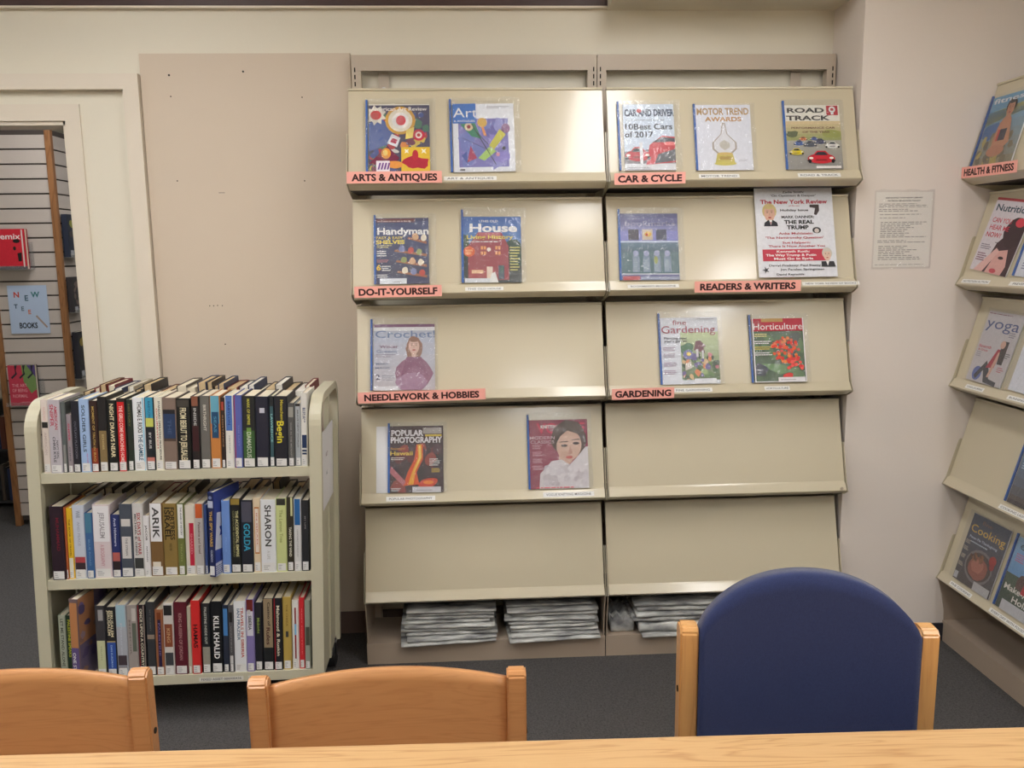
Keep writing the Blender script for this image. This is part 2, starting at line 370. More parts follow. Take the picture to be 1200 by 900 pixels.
def bracket_mesh():
    bm = bmesh.new()
    pts = [(-0.333, -0.004), (-0.317, 0.026), (-0.2765, 0.168), (-0.271, 0.174), (-0.260, 0.172), (-0.258, 0.165), (-0.297, 0.02), (-0.27, 0.0), (-0.045, 0.02), (-0.045, -0.05), (-0.20, -0.046), (-0.30, -0.022)]
    add_prism(bm, pts, -0.001, 0.001, 'x'); return bm
_sh = {}
def make_shelving(M, label, title_labels):
    t = thing('magazine_shelving', label, 'magazine rack', M, 'beige steel magazine display shelving')
    # top frame and uprights, made of channel with slotted faces
    H = 2.2775; W2 = 0.4568
    for s in (-1, 1):
        bm = bmesh.new(); xo, xi = s * W2, s * (W2 - 0.034)
        add_box(bm, min(xo, xi), max(xo, xi), -0.052, -0.049, 0.0, H - 0.0565)      # face
        add_box(bm, min(xi, xi + s * .003), max(xi, xi + s * .003), -0.049, -0.012, 0.0, H - 0.0565)  # inner return
        add_box(bm, min(xo, xo - s * .003), max(xo, xo - s * .003), -0.049, -0.012, 0.0, H - 0.0565)
        u = obj('upright', bm, M_frame, t)
        bm = bmesh.new()
        for k in range(34):
            z = H - 0.045 - 0.0254 * k
            xc = s * (W2 - 0.0115)
            if k < 9 or k > 30: add_box(bm, xc - .0024, xc + .0024, -0.0526, -0.0519, z - 0.016, z)
        obj('slots', bm, M_black, u)
    bm = bmesh.new()
    add_box(bm, -W2, W2, -0.052, -0.049, H - 0.056, H); add_box(bm, -W2, W2, -0.049, -0.012, H - 0.003, H); add_box(bm, -W2 + .034, W2 - .034, -0.049, -0.030, H - 0.056, H - 0.053)
    obj('top_rail', bm, M_frame, t)
    for i, z in enumerate(ZI):
        if 'shelf' not in _sh:
            s = obj('display_shelf', shelf_meshes(), M_shelf, t); _sh['shelf'] = s.data
        else: s = link('display_shelf', _sh['shelf'], None, t)
        s.location = (0, 0, z)
        if 'pan' not in _sh:  # added dark pan, also keeps light from falling behind the panels
            b = box('shade_pan', -.449, .449, -.2845, -.055, -.0255, -.0235, M_pan, s); _sh['pan'] = b.data
        else: link('shade_pan', _sh['pan'], None, s)
        for q in (-1, 1):
            if 'br' not in _sh:
                b = obj('end_bracket', bracket_mesh(), M_shelf, s); _sh['br'] = b.data
            else: b = link('end_bracket', _sh['br'], None, s)
            b.location = (q * 0.4545, 0, 0)
        for (row, x, w, h, txt) in title_labels:
            if row != i: continue
            P = Print(w, h); P.rect(0, 0, 1, 1, S(228, 228, 226)); P.text(txt, .5, .5, min(.88, .88 * len(txt) * h * .5 / w * 1.6), .5, S(70, 70, 75), 0.005)
            lp = P.build('title_label', M_card, s, (x - w / 2, -0.3265, 0.0045), (1, 0, 0), Vector((0, 0.018, 0.026)).normalized())
            lp.location = (0, -0.0012, 0.0008)
    # base: kick plate, deck, side plates
    bm = bmesh.new(); add_box(bm, -0.456, 0.456, -0.2935, -0.2905, 0.0, 0.083); add_box(bm, -0.456, 0.456, -0.2905, -0.055, 0.080, 0.083)
    add_box(bm, 0.436, 0.4565, -0.2945, -0.2935, 0.0, 0.083)
    obj('base_deck', bm, M_base, t)
    for q in (-1, 1):
        pts = [(-0.29, 0.083), (-0.292, 0.125), (-0.305, 0.19), (-0.322, 0.255), (-0.05, 0.24), (-0.05, 0.083)]
        bm = bmesh.new(); add_prism(bm, pts, q * 0.4525 - 0.0015, q * 0.4525 + 0.0015, 'x'); obj('side_plate', bm, M_base, t)
    return t
rackL = make_shelving(T(-0.457, 0, 0), 'beige steel magazine rack left of centre with Arts and Antiques sign', [
    (0, 0.0 - 0.027 + 0.0, 0.184, 0.017, 'ART & ANTIQUES'), (1, 0.015, 0.136, 0.015, 'THIS OLD HOUSE'), (1, -0.27, 0.15, 0.014, 'FAMILY HANDYMAN'),
    (3, -0.27, 0.18, 0.018, 'POPULAR PHOTOGRAPHY'), (3, 0.314, 0.19, 0.018, 'VOGUE KNITTING MAGAZINE')])
rackR = make_shelving(T(0.459, 0, 0), 'beige steel magazine rack right of centre with Car and Cycle sign', [
    (0, -0.063, 0.145, 0.017, 'MOTOR TREND'), (0, 0.298, 0.155, 0.017, 'ROAD & TRACK'), (1, -0.294, 0.186, 0.015, 'BOOKMARKS MAGAZINE'),
    (1, 0.357, 0.212, 0.015, 'NEW YORK REVIEW OF BOOKS'), (2, -0.142, 0.143, 0.016, 'FINE GARDENING'), (2, 0.172, 0.094, 0.016, 'HORTICULTURE')])
MR = T(1.6477, -0.7147, 0) @ R(-PI / 2, 'Z')
rackS = make_shelving(MR, 'beige steel magazine rack on the right wall with Health and Fitness sign', [
    (1, -0.34, 0.17, 0.016, 'NUTRITION ACTION'), (1, -0.07, 0.15, 0.016, 'PREVENTION'), (2, -0.30, 0.11, 0.016, 'YOGA JOURNAL'), (2, -0.06, 0.1, 0.016, 'RUNNING'),
    (3, -0.03, 0.16, 0.016, 'COOKING LIGHT'), (4, -0.30, 0.14, 0.016, 'FINE COOKING'), (4, -0.02, 0.2, 0.016, 'EVERY DAY WITH FOOD')])
for x, side, nm in ((-0.80, 1, 'left'), (0.775, -1, 'right')):    # wall clips seen through the top frame
    rk = rackL if nm == 'left' else rackR; rx = -0.457 if nm == 'left' else 0.459
    bm = bmesh.new(); add_box(bm, x - rx - .02, x - rx + .02, -0.0135, -0.0117 , 2.13, 2.222); add_box(bm, x - rx - .02, x - rx + .02, -0.03, -0.0117, 2.219, 2.2215)
    c = obj('wall_clip', bm, M_frame, rk)
    bm = bmesh.new(); add_cyl(bm, (x - rx, -0.015, 2.155), 0.014 if nm == 'left' else .006, 0.004, 'y', 14); obj('screw_head', bm, M_paper if nm == 'left' else M_black, c)
bm = bmesh.new(); add_cyl(bm, (0.43, -0.331, -0.0 + ZI[3] + .008), 0.006, 0.003, 'y', 14); obj('shelf_stud', bm, M_frame, rackR)

# ------------------------------------------------------------------ pink category signs, taped to the lips
def sign(txt, x0, x1, z0, z1, rot, label, M=None, y=-0.337):
    w, h = x1 - x0, 0.040
    base = (M or Matrix())
    t = thing('category_sign', label, 'sign', base @ T((x0 + x1) / 2, y, (z0 + z1) / 2) @ R(rot, 'Y'), 'pink category signs on the shelf lips')
    box('card', -w / 2, w / 2, 0, 0.0012, -h / 2, h / 2, mat('pink_card', S(247, 176, 164), 0.5, var=0.02), t)
    P = Print(w, h); P.text(txt, .5, .5, 0.9, .56, S(52, 12, 18), 0.04); P.build('lettering', M_card, t, (-w / 2, -0.0002, -h / 2))
sign('ARTS & ANTIQUES', -0.910, -0.582, 1.79, 1.832, 0.0, 'pink sign reading ARTS & ANTIQUES')
sign('CAR & CYCLE', 0.020, 0.272, 1.778, 1.82, -0.012, 'pink sign reading CAR & CYCLE')
sign('DO-IT-YOURSELF', -0.900, -0.593, 1.396, 1.44, -0.006, 'pink sign reading DO-IT-YOURSELF')
sign('READERS & WRITERS', 0.312, 0.700, 1.397, 1.437, 0.0, 'pink sign reading READERS & WRITERS')
sign('NEEDLEWORK & HOBBIES', -0.903, -0.445, 1.021, 1.064, -0.012, 'pink sign reading NEEDLEWORK & HOBBIES')
sign('GARDENING', 0.015, 0.244, 1.013, 1.055, -0.01, 'pink sign reading GARDENING')
sign('HEALTH & FITNESS', -0.450, -0.130, 1.788, 1.832, 0.02, 'pink sign reading HEALTH & FITNESS', MR)

# ================================================================== MAGAZINES
def sleeve_mesh(w, h, seed, amp=0.004):
    nx, nz = 14, 16; V, F = [], []
    for j in range(nz + 1):
        for i in range(nx + 1):
            x, z = w * i / nx, h * j / nz
            e = 1.0 if (i in (0, nx) or j in (0, nz)) else 0.0
            p = Vector((x * 16 + seed * 3.1, z * 16, seed))
            d = amp * (mnoise.noise(p) + 0.6 * mnoise.noise(p * 2.3)) * (0.5 + (j / nz))
            dx = 0.004 * mnoise.noise(p * 1.7 + Vector((5, 0, 0))) if i == nx else 0
            dz = 0.006 * mnoise.noise(p * 2.1 + Vector((0, 9, 0))) if j == nz else 0
            V.append((x + dx, -abs(d) - 0.0012, z + dz))
    for j in range(nz):
        for i in range(nx): a = j * (nx + 1) + i; F.append((a, a + 1, a + nx + 2, a + nx + 1))
    me = bpy.data.meshes.new('plastic_sleeve'); me.from_pydata(V, [], F); return me
def magazine(label, M, x, z, w, h, art, v0=0.0, sleeve=(0.012, 0.0, 0.022, 0.022), clip=True, lean=0.0, strip=0.0, th=0.005, name='magazine'):
    """x: position along shelf, z: shelf height (lip), sleeve = margins left, bottom, right, top"""
    B = M @ T(x, PBOT - 0.0075, z + PH0) @ R(-PANG, 'X') @ T(0, 0, v0 + 0.001) @ R(lean, 'Y')
    t = thing(name, label, 'magazine', B, 'magazines on the display racks')
    box('pages', -w / 2, w / 2, -0.0, th - 0.0005, 0.0, h, M_paper, t, 0.0008)
    P = Print(w, h); art(P); P.build('cover', M_print, t, (-w / 2, -0.0003, 0))
    if strip: box('backing_sheet', -w / 2 - strip, -w / 2 + 0.01, th, th + 0.001, 0, h, M_paper, t)
    if sleeve:
        l, b, r, u = sleeve; sw, shh = w + l + r, h + b + u
        s = link('plastic_sleeve', sleeve_mesh(sw, shh, x * 17 + z * 5), M_plastic, t, True); s.location = (-w / 2 - l, -0.0022, -b)
        if clip: box('binder_strip', -w / 2 - l + .001 , -w / 2 - l + 0.0085, -0.0045, 0.002, -b, h + u * .8, M_clip, t, 0.001)
    return t
def blobs(P, n, cs, u0=0, v0=0, u1=1, v1=1, r=(.03, .1), wob=.5):
    for _ in range(n):
        a, b = rnd.uniform(*r), rnd.uniform(*r)
        P.ell(min(max(rnd.uniform(u0, u1), u0 + a), u1 - a) if u1 - u0 > 2 * a else (u0 + u1) / 2, min(max(rnd.uniform(v0, v1), v0 + b * .8), v1 - b * .8) if v1 - v0 > 2 * b else (v0 + v1) / 2,
              a, b * .75, rnd.choice(cs), 10, rnd.random() * 3, wob)
def star(P, u, v, r1, r2, c, n=10):
    pts = []
    for i in range(2 * n):
        a = PI * i / n; rr = r1 if i % 2 else r2
        pts.append(((u + rr * math.cos(a)) * P.w, v * P.h + rr * P.w * math.sin(a)))
    P.poly(pts, c)
def head(P, u, v, r, skin, hair, long=False):
    """a small simple portrait head"""
    if long: P.ell(u, v - r * .3, r * 1.25, r * 1.7, hair, 16, 0, .15)
    else: P.ell(u, v + r * .35, r * 1.08, r * 1.05, hair, 14)
    P.ell(u, v, r * .8, r * 1.05, skin, 16)
    P.ell(u, v + r * .95, r * .8, r * .35, hair, 12)
    dk = tuple(c * .35 for c in skin[:3]) + (1,)
    for q in (-1, 1): P.ell(u + q * r * .33, v + r * .18, r * .13, r * .07, dk, 8); P.rect(u + q * r * .33 - r * .17, v + r * .36, u + q * r * .33 + r * .17, v + r * .42, dk)
    P.rect(u - r * .06, v - r * .22, u + r * .06, v + r * .1, tuple(c * .8 for c in skin[:3]) + (1,)); P.ell(u, v - r * .5, r * .26, r * .1, S(170, 70, 70), 8)

def art_review(P):
    P.rect(0, 0, 1, 1, S(70, 66, 100))
    blobs(P, 60, [S(190, 60, 70), S(215, 190, 80), S(60, 80, 150), S(225, 220, 215), S(120, 50, 80), S(70, 120, 100), S(230, 140, 60)], 0, 0, 1, .88, (.03, .09))
    P.pp([(0, .3), (.36, .42), (.42, .62), (.2, .8), (0, .72)], S(82, 104, 165))
    P.ell(.52, .76, .25, .21, S(215, 165, 70)); P.ell(.52, .76, .2, .17, S(230, 222, 205)); P.ell(.52, .76, .14, .12, S(235, 232, 230)); P.ell(.53, .76, .08, .075, S(215, 60, 75))
    star(P, .12, .84, .18, .12, S(220, 215, 205), 9); P.ell(.12, .84, .09, .07, S(200, 80, 80))
    P.ell(.82, .54, .1, .085, S(200, 60, 80)); P.ell(.82, .54, .055, .05, S(235, 220, 215)); P.ell(.82, .54, .03, .025, S(190, 60, 60))
    P.pp([(.3, .42), (.46, .36), (.52, .5), (.38, .56)], S(225, 225, 232)); P.pp([(.35, .44), (.44, .41), (.47, .47), (.39, .5)], S(190, 60, 90))
    P.pp([(.62, .62), (.75, .66), (.72, .5), (.6, .48)], S(235, 215, 120)); P.pp([(.0, .12), (.3, .38), (.5, .2), (.42, .12)], S(120, 40, 70))
    P.ell(.28, .27, .08, .08, S(235, 160, 60)); P.ell(.27, .28, .04, .045, S(240, 210, 120))
    P.rect(.53, 0, 1, .36, S(222, 185, 60)); P.ell(.76, .13, .2, .1, S(175, 40, 60), 14, 0, .5); P.ell(.76, .24, .05, .08, S(185, 45, 60)); star(P, .9, .3, .06, .02, S(240, 235, 215), 4); star(P, .62, .3, .05, .02, S(240, 235, 215), 4)
    P.ell(.42, .1, .13, .06, S(225, 150, 70), 12, 0, .3); P.rect(.12, 0, .34, .16, S(232, 225, 235))
    for k in range(4): P.pp([(.14 + .05 * k, .03), (.17 + .05 * k, .03), (.2 + .05 * k, .13), (.17 + .05 * k, .13)], S(120, 80, 150))
    P.text('American Art Review', .5, .93, .92, .055, S(245, 240, 235), .01); P.rect(0, .985, 1, 1, S(225, 222, 215))
def art_antiques(P):
    P.rect(0, 0, 1, 1, S(232, 234, 240)); P.rect(.09, .07, .9, .78, S(126, 122, 190))
    blobs(P, 16, [S(112, 108, 180), S(150, 150, 210), S(140, 130, 205), S(118, 128, 196)], .1, .08, .9, .77, (.08, .16))
    P.pp([(.12, .7), (.36, .72), (.46, .48), (.3, .52)], S(60, 140, 110)); P.ell(.26, .66, .07, .06, S(225, 205, 170)); P.ell(.26, .66, .03, .028, S(150, 40, 60))
    P.ell(.48, .72, .08, .07, S(215, 170, 60)); P.pp([(.46, .66), (.5, .66), (.55, .52), (.5, .53)], S(225, 150, 90))
    P.pp([(.58, .38), (.76, .62), (.86, .54), (.66, .32)], S(205, 200, 80)); P.pp([(.4, .2), (.58, .36), (.7, .3), (.5, .16)], S(170, 205, 110))
    P.pp([(.22, .14), (.28, .38), (.38, .2)], S(175, 50, 90)); P.pp([(.13, .24), (.22, .12), (.22, .3)], S(70, 90, 170)); P.ell(.82, .34, .03, .025, S(35, 30, 50)); P.ell(.72, .25, .03, .03, S(220, 150, 170))
    for a, b in (((.3, .7), (.68, .1)), ((.14, .5), (.6, .3)), ((.36, .6), (.56, .4))): P.pp([a, (a[0] + .012, a[1]), (b[0] + .012, b[1]), b], S(50, 60, 60))
    P.ell(.86, .63, .07, .07, S(150, 110, 150)); P.rect(0, .71, .38, 1, S(62, 120, 200)); P.text('Art', .21, .87, .4, .14, WHITE, 0); P.text('& ANTIQUES', .19, .745, .34, .026, WHITE, .01)
    P.lines(.56, .93, .97, .97, 2, S(180, 180, 188)); P.rect(.1, .02, .18, .04, BLACK)
def car(P, u, v, w, c, k=1.0):
    d = tuple(x * .45 for x in c[:3]) + (1,)
    P.ell(u, v - .06 * w, w * .52, w * .07, S(40, 42, 46)); P.ell(u, v, w * .5, w * .13 * k, c, 18); P.pp([(u - w * .3, v + .08 * w * k), (u - w * .14, v + .2 * w * k), (u + w * .16, v + .2 * w * k), (u + w * .32, v + .08 * w * k)], c)
    P.pp([(u - w * .25, v + .085 * w * k), (u - w * .12, v + .17 * w * k), (u + w * .13, v + .17 * w * k), (u + w * .26, v + .085 * w * k)], S(40, 45, 55))
    P.pp([(u - w * .22, v - .075 * w), (u + w * .22, v - .075 * w), (u + w * .18, v - .02 * w), (u - w * .18, v - .02 * w)], d)
    for q in (-1, 1): P.ell(u + q * w * .37, v + .015 * w, w * .08, w * .035, S(235, 235, 225)); P.ell(u + q * w * .42, v - .08 * w, w * .06, w * .06, S(25, 25, 28))
def art_card(P):
    P.rect(0, 0, 1, 1, S(205, 218, 235)); P.text('CAR AND DRIVER', .52, .87, .98, .1, S(42, 60, 92), .04); P.ell(.32, .9, .05, .03, S(200, 60, 60))
    P.lines(.05, .75, .97, .78, 1, S(150, 160, 175)); P.text('10Best Cars', .5, .66, .93, .085, S(38, 44, 62), .02); P.text('of 2017', .3, .54, .56, .085, S(38, 44, 62), .02)
    P.rect(0, 0, 1, .1, S(222, 224, 230)); P.pp([(0, .1), (1, .1), (1, .35), (0, .28)], S(120, 110, 118))
    P.pp([(.42, .08), (.5, .38), (.75, .52), (1, .5), (1, .12)], S(200, 40, 55)); P.pp([(.55, .42), (.75, .5), (1, .48), (1, .42)], S(60, 62, 76)); P.pp([(.58, .1), (1, .14), (1, .32), (.66, .24)], S(90, 92, 100)); P.ell(.9, .4, .12, .03, S(235, 120, 120))
    car(P, .26, .22, .5, S(195, 42, 58), 1.3); P.rect(.3, .1, .36, .42, S(225, 225, 230)); P.lines(.05, .01, .6, .06, 2, S(140, 140, 150))
def art_motor(P):
    P.rect(0, 0, 1, 1, S(226, 228, 238)); P.text('MOTOR TREND', .5, .9, .94, .1, S(176, 140, 88), .03); P.text('AWARDS', .5, .78, .66, .065, S(190, 138, 72), .03)
    g = S(170, 160, 150)
    P.pp([(.47, .72), (.53, .72), (.56, .55), (.72, .42), (.72, .32), (.62, .24), (.38, .24), (.28, .32), (.28, .42), (.44, .55)], g)
    P.pp([(.485, .7), (.515, .7), (.545, .55), (.69, .42), (.69, .33), (.6, .26), (.4, .26), (.31, .33), (.31, .42), (.455, .55)], S(222, 222, 228)); P.ell(.5, .38, .1, .07, S(195, 190, 180), 12, 0, .4)
    P.pp([(.32, .1), (.68, .1), (.64, .25), (.36, .25)], S(205, 190, 90)); P.ell(.5, .1, .2, .03, S(212, 200, 90)); P.ell(.5, .25, .14, .022, S(215, 185, 110)); P.rect(.4, .16, .6, .21, S(180, 150, 70)); P.lines(.74, .13, .92, .17, 2, S(190, 190, 200))
def art_road(P):
    P.grad(0, .45, S(150, 148, 145), S(175, 172, 160), 6); P.grad(.45, .75, S(150, 160, 90), S(228, 205, 160), 6); P.rect(0, .75, 1, 1, S(235, 232, 222)); P.ell(.1, .55, .12, .05, S(90, 100, 60), 12, 0, .4); P.ell(.85, .55, .2, .07, S(160, 165, 80), 12, 0, .3)
    P.text('ROAD', .38, .92, .68, .07, S(45, 40, 42), .035); P.text('TRACK', .42, .8, .8, .07, S(45, 40, 42), .035); P.rect(.76, .84, .97, .99, S(190, 30, 50)); P.ell(.865, .93, .06, .05, WHITE); P.ell(.865, .93, .03, .025, S(190, 30, 50)); P.rect(.84, .85, .89, .91, WHITE)
    P.text('PERFORMANCE CAR', .5, .645, .8, .03, S(110, 60, 40), .02); P.text('OF THE YEAR', .55, .58, .5, .03, S(110, 60, 40), .02)
    for u, v, w, c in ((.3, .47, .15, S(225, 120, 40)), (.5, .47, .14, S(60, 90, 170)), (.22, .4, .2, S(50, 95, 175)), (.42, .38, .24, S(70, 80, 100)), (.6, .42, .22, S(60, 70, 110)), (.82, .36, .26, S(215, 215, 212)), (.16, .26, .26, S(225, 205, 40)), (.6, .16, .5, S(200, 35, 50))): car(P, u, v, w, c, 1.2)
    P.rect(.5, .01, .95, .045, S(230, 225, 225))
def art_handy(P):
    P.rect(0, 0, 1, 1, S(62, 66, 104)); P.grad(.1, .95, S(54, 58, 88), S(74, 84, 128), 7); P.rect(0, .93, .75, .99, S(110, 50, 60)); P.lines(.04, .94, .7, .98, 1, S(200, 170, 170)); P.text('Handyman', .52, .8, .96, .1, WHITE, .03)
    P.text('FAST & EASY', .27, .7, .5, .04, S(228, 205, 90), .02); P.text('SHELVES', .28, .635, .54, .055, S(232, 210, 80), .04); P.lines(.03, .55, .33, .6, 2, S(215, 205, 120))
    for k, (u, v) in enumerate(((.6, .68), (.35, .49), (.38, .33), (.4, .17))):
        P.pp([(u, v), (u + .02, v + .03), (.96, v - .04), (.96, v - .08)], S(165, 105, 78))
        for j in range(3): P.ell(u + .15 + .16 * j, v + .035 - .02 * j, .06, .05, [S(215, 170, 130), S(235, 225, 205), S(120, 130, 180), S(200, 80, 70), S(150, 160, 100)][(k * 2 + j) % 5], 10, 0, .3)
    P.lines(.03, .42, .25, .52, 3, WHITE); P.lines(.03, .33, .3, .38, 2, S(200, 120, 130)); P.text('6', .06, .25, .08, .08, S(240, 200, 60), .03); P.lines(.12, .2, .28, .29, 3, WHITE); P.lines(.03, .1, .28, .16, 2, WHITE)
    P.rect(.08, .0, .58, .085, S(222, 228, 236)); P.lines(.3, .03, .5, .05, 1, S(120, 120, 130))
def art_house(P):
    P.grad(.45, 1, S(110, 150, 205), S(52, 98, 170), 7); P.rect(0, 0, 1, .5, S(50, 60, 58)); P.ell(.88, .45, .2, .2, S(40, 72, 60), 14, 0, .3); P.ell(.0, .55, .12, .18, S(60, 84, 60), 12, 0, .3)
    P.pp([(.08, .04), (.08, .55), (.25, .76), (.66, .76), (.78, .55), (.78, .04)], S(160, 66, 78)); P.pp([(.25, .76), (.3, .68), (.62, .68), (.66, .76)], S(190, 100, 110))
    for u in (.3, .55):
        for v in (.42, .5, ): P.rect(u, v, u + .09, v + .05, S(235, 160, 100)); P.rect(u + .04, v, u + .05, v + .05, S(120, 50, 60))
    P.ell(.44, .5, .035, .03, S(235, 225, 215)); P.rect(.1, .08, .55, .2, S(178, 80, 85)); P.rect(.4, .06, .5, .24, S(235, 215, 200)); P.rect(.6, .05, .7, .26, S(52, 72, 90)); P.rect(.14, .14, .34, .19, S(240, 200, 160)); P.ell(.66, .2, .03, .05, S(60, 100, 90))
    P.text('THIS OLD', .45, .93, .3, .035, S(225, 230, 235), .02); P.text('House', .52, .83, .82, .12, WHITE, .035); P.text('Living History', .46, .69, .8, .06, S(235, 215, 90), .02); P.lines(.06, .61, .8, .64, 1, WHITE)
    P.ell(.1, .47, .1, .08, S(222, 104, 52)); P.lines(.03, .43, .17, .51, 3, S(250, 210, 150)); P.lines(.8, .18, .98, .56, 9, S(222, 215, 120)); P.rect(.02, 0, .46, .065, S(222, 226, 232)); P.pp([(.44, 0), (.48, .14), (.54, .16), (.6, 0)], WHITE)
def art_bookmarks(P):
    P.rect(0, 0, 1, 1, S(96, 100, 150)); P.grad(.6, 1, S(150, 150, 205), S(72, 76, 128), 6); P.text('bookmarks', .52, .85, .86, .07, S(215, 212, 228), 0); P.rect(0, .59, 1, .74, S(130, 132, 200))
    for k, c in enumerate((S(62, 58, 78), S(205, 190, 170), S(62, 66, 92))): P.rect(.14 + .24 * k, .6, .32 + .24 * k, .76, c)
    P.ell(.48, .69, .06, .04, S(215, 170, 50)); P.ell(.46, .68, .02, .02, S(190, 40, 40)); P.rect(0, .565, 1, .585, S(200, 215, 235)); P.rect(0, .1, 1, .56, S(72, 108, 118)); P.grad(.42, .56, S(64, 92, 110), S(84, 118, 140), 4)
    for k in range(4): P.rect(.2 + .18 * k, .12, .32 + .18 * k, .36, S(112, 134, 160)); P.ell(.26 + .18 * k, .4, .05, .045, S(150, 158, 195)); P.lines(.22 + .18 * k, .14, .3 + .18 * k, .32, 6, S(160, 180, 190))
    P.ell(.6, .3, .035, .06, S(150, 160, 90)); P.rect(.03, 0, .32, .06, S(190, 66, 76)); P.rect(.34, .01, 1, .05, S(150, 160, 190)); P.rect(0, .08, 1, .1, S(180, 190, 205))
def art_nyr(P):
    P.rect(0, 0, 1, 1, S(222, 224, 232)); R_ = S(178, 38, 62); D = S(45, 42, 50)
    P.text('Zadie Smith:', .5, .955, .28, .022, D, .02); P.text("'On Optimism & Despair'", .5, .915, .58, .022, D, .015); P.text('The New York Review', .5, .845, .86, .045, R_, .03); P.text('of Books', .5, .8, .14, .014, R_, .01)
    P.text('Holiday Issue', .5, .75, .36, .024, D, .03); P.pp([(.7, .81), (.82, .81), (.82, .74), (.78, .69), (.75, .7), (.77, .77), (.7, .78)], S(70, 60, 62))
    head(P, .18, .71, .085, S(214, 170, 150), S(205, 185, 130)); P.pp([(.1, .57), (.28, .57), (.27, .61), (.22, .64), (.16, .64), (.11, .61)], S(40, 40, 48)); P.pp([(.17, .64), (.21, .64), (.19, .58)], WHITE); P.pp([(.183, .62), (.197, .62), (.19, .58)], R_)
    P.text('MARK DANNER:', .54, .672, .42, .028, D, .03); P.text('THE REAL', .55, .615, .38, .04, BLACK, .04); P.text('TRUMP', .53, .555, .28, .042, BLACK, .04); P.ell(.77, .52, .055, .035, S(60, 60, 66)); P.ell(.77, .515, .03, .025, S(210, 200, 195))
    P.text('Anka Muhlstein:', .5, .487, .44, .024, R_, .02); P.text("'The Nemirovsky Question'", .48, .44, .74, .024, R_, .02); P.text('Sue Halpern:', .5, .385, .36, .024, R_, .02); P.text('There Is Now Another You', .5, .345, .72, .024, R_, .02)
    P.rect(.06, .18, .9, .31, S(192, 48, 72)); P.text('Kenneth Roth:', .45, .285, .42, .024, WHITE, .02); P.text('The Way Trump & Putin', .42, .245, .64, .024, WHITE, .03); P.text('Must Go in Syria', .45, .205, .5, .024, WHITE, .03)
    head(P, .88, .24, .06, S(220, 190, 172), S(200, 195, 185)); P.pp([(.8, .11), (.98, .11), (.96, .17), (.8, .17)], S(40, 40, 48)); P.pp([(.86, .17), (.9, .17), (.88, .12)], WHITE)
    P.text('Darryl Pinckney: Paul Beatty', .46, .13, .66, .022, D, .015); P.text('Jon Pareles: Springsteen', .55, .085, .56, .022, D, .015); P.text('David Reynolds:', .4, .03, .36, .022, D, .015); star(P, .09, .08, .05, .015, D, 5)
def art_crochet(P):
    P.grad(0, .9, S(200, 192, 198), S(178, 186, 205), 5); P.rect(0, .955, 1, 1, S(122, 72, 112)); P.text('Crochet!', .52, .85, .98, .11, S(108, 128, 168), .005)
    P.ell(.66, .25, .3, .26, S(150, 98, 128), 16, 0, .12); P.ell(.62, .12, .26, .14, S(166, 126, 156), 14, 0, .1); head(P, .66, .66, .11, S(216, 180, 165), S(150, 110, 92), True); P.rect(.62, .48, .7, .56, S(210, 175, 160)); P.pp([(.54, .5), (.78, .5), (.9, .2), (.68, .38), (.44, .2)], S(140, 86, 118))
    P.text('Winter', .25, .66, .3, .045, S(140, 90, 120), .01); P.text('Greens', .22, .59, .34, .045, S(120, 130, 165), .01); P.lines(.04, .5, .36, .56, 2, S(150, 140, 160)); P.text('MAKE', .14, .4, .2, .03, S(110, 120, 150), .01); P.text('MAGIC', .16, .34, .26, .03, S(110, 120, 150), .01)
    P.text('2', .07, .2, .07, .08, S(90, 90, 120), .01); P.lines(.14, .15, .34, .24, 3, S(150, 150, 165)); P.rect(0, 0, .4, .06, S(225, 225, 230))
def art_garden(P):
    P.rect(0, 0, 1, 1, S(226, 230, 240)); P.grad(.06, .78, S(84, 110, 72), S(208, 222, 175), 8, .34, 1); blobs(P, 46, [S(70, 104, 66), S(104, 140, 84), S(215, 140, 150), S(222, 190, 140), S(120, 110, 160), S(60, 84, 60), S(232, 150, 100), S(150, 176, 110)], .34, .07, 1, .46, (.03, .07))
    P.pp([(.58, .5), (.76, .46), (.7, .62)], S(112, 62, 76)); P.pp([(.56, .5), (.78, .56), (.68, .65), (.6, .64)], S(120, 70, 84)); P.rect(.6, .4, .64, .52, S(222, 218, 222)); P.rect(.7, .38, .73, .5, S(222, 218, 222)); P.ell(.44, .52, .12, .09, S(82, 128, 96), 12, .5, .3); P.ell(.46, .44, .09, .07, S(128, 128, 184)); P.ell(.47, .45, .04, .03, S(235, 210, 80)); P.pp([(.4, .2), (.52, .24), (.5, .34), (.4, .3)], S(215, 205, 195))
    P.text('fine', .33, .925, .24, .07, S(172, 84, 100), 0); P.text('Gardening', .48, .82, .94, .11, S(172, 78, 100), .003); P.text('Planning next', .25, .69, .4, .034, S(60, 60, 80), .015); P.text("year's garden", .25, .645, .4, .034, S(60, 60, 80), .015)
    for v in (.5, .4, .27, .15): P.lines(.03, v, .26, v + .07, 3, S(160, 130, 160))
    P.rect(.55, .01, .93, .08, S(228, 230, 236)); P.lines(.62, .97, .97, .985, 1, S(130, 110, 120))
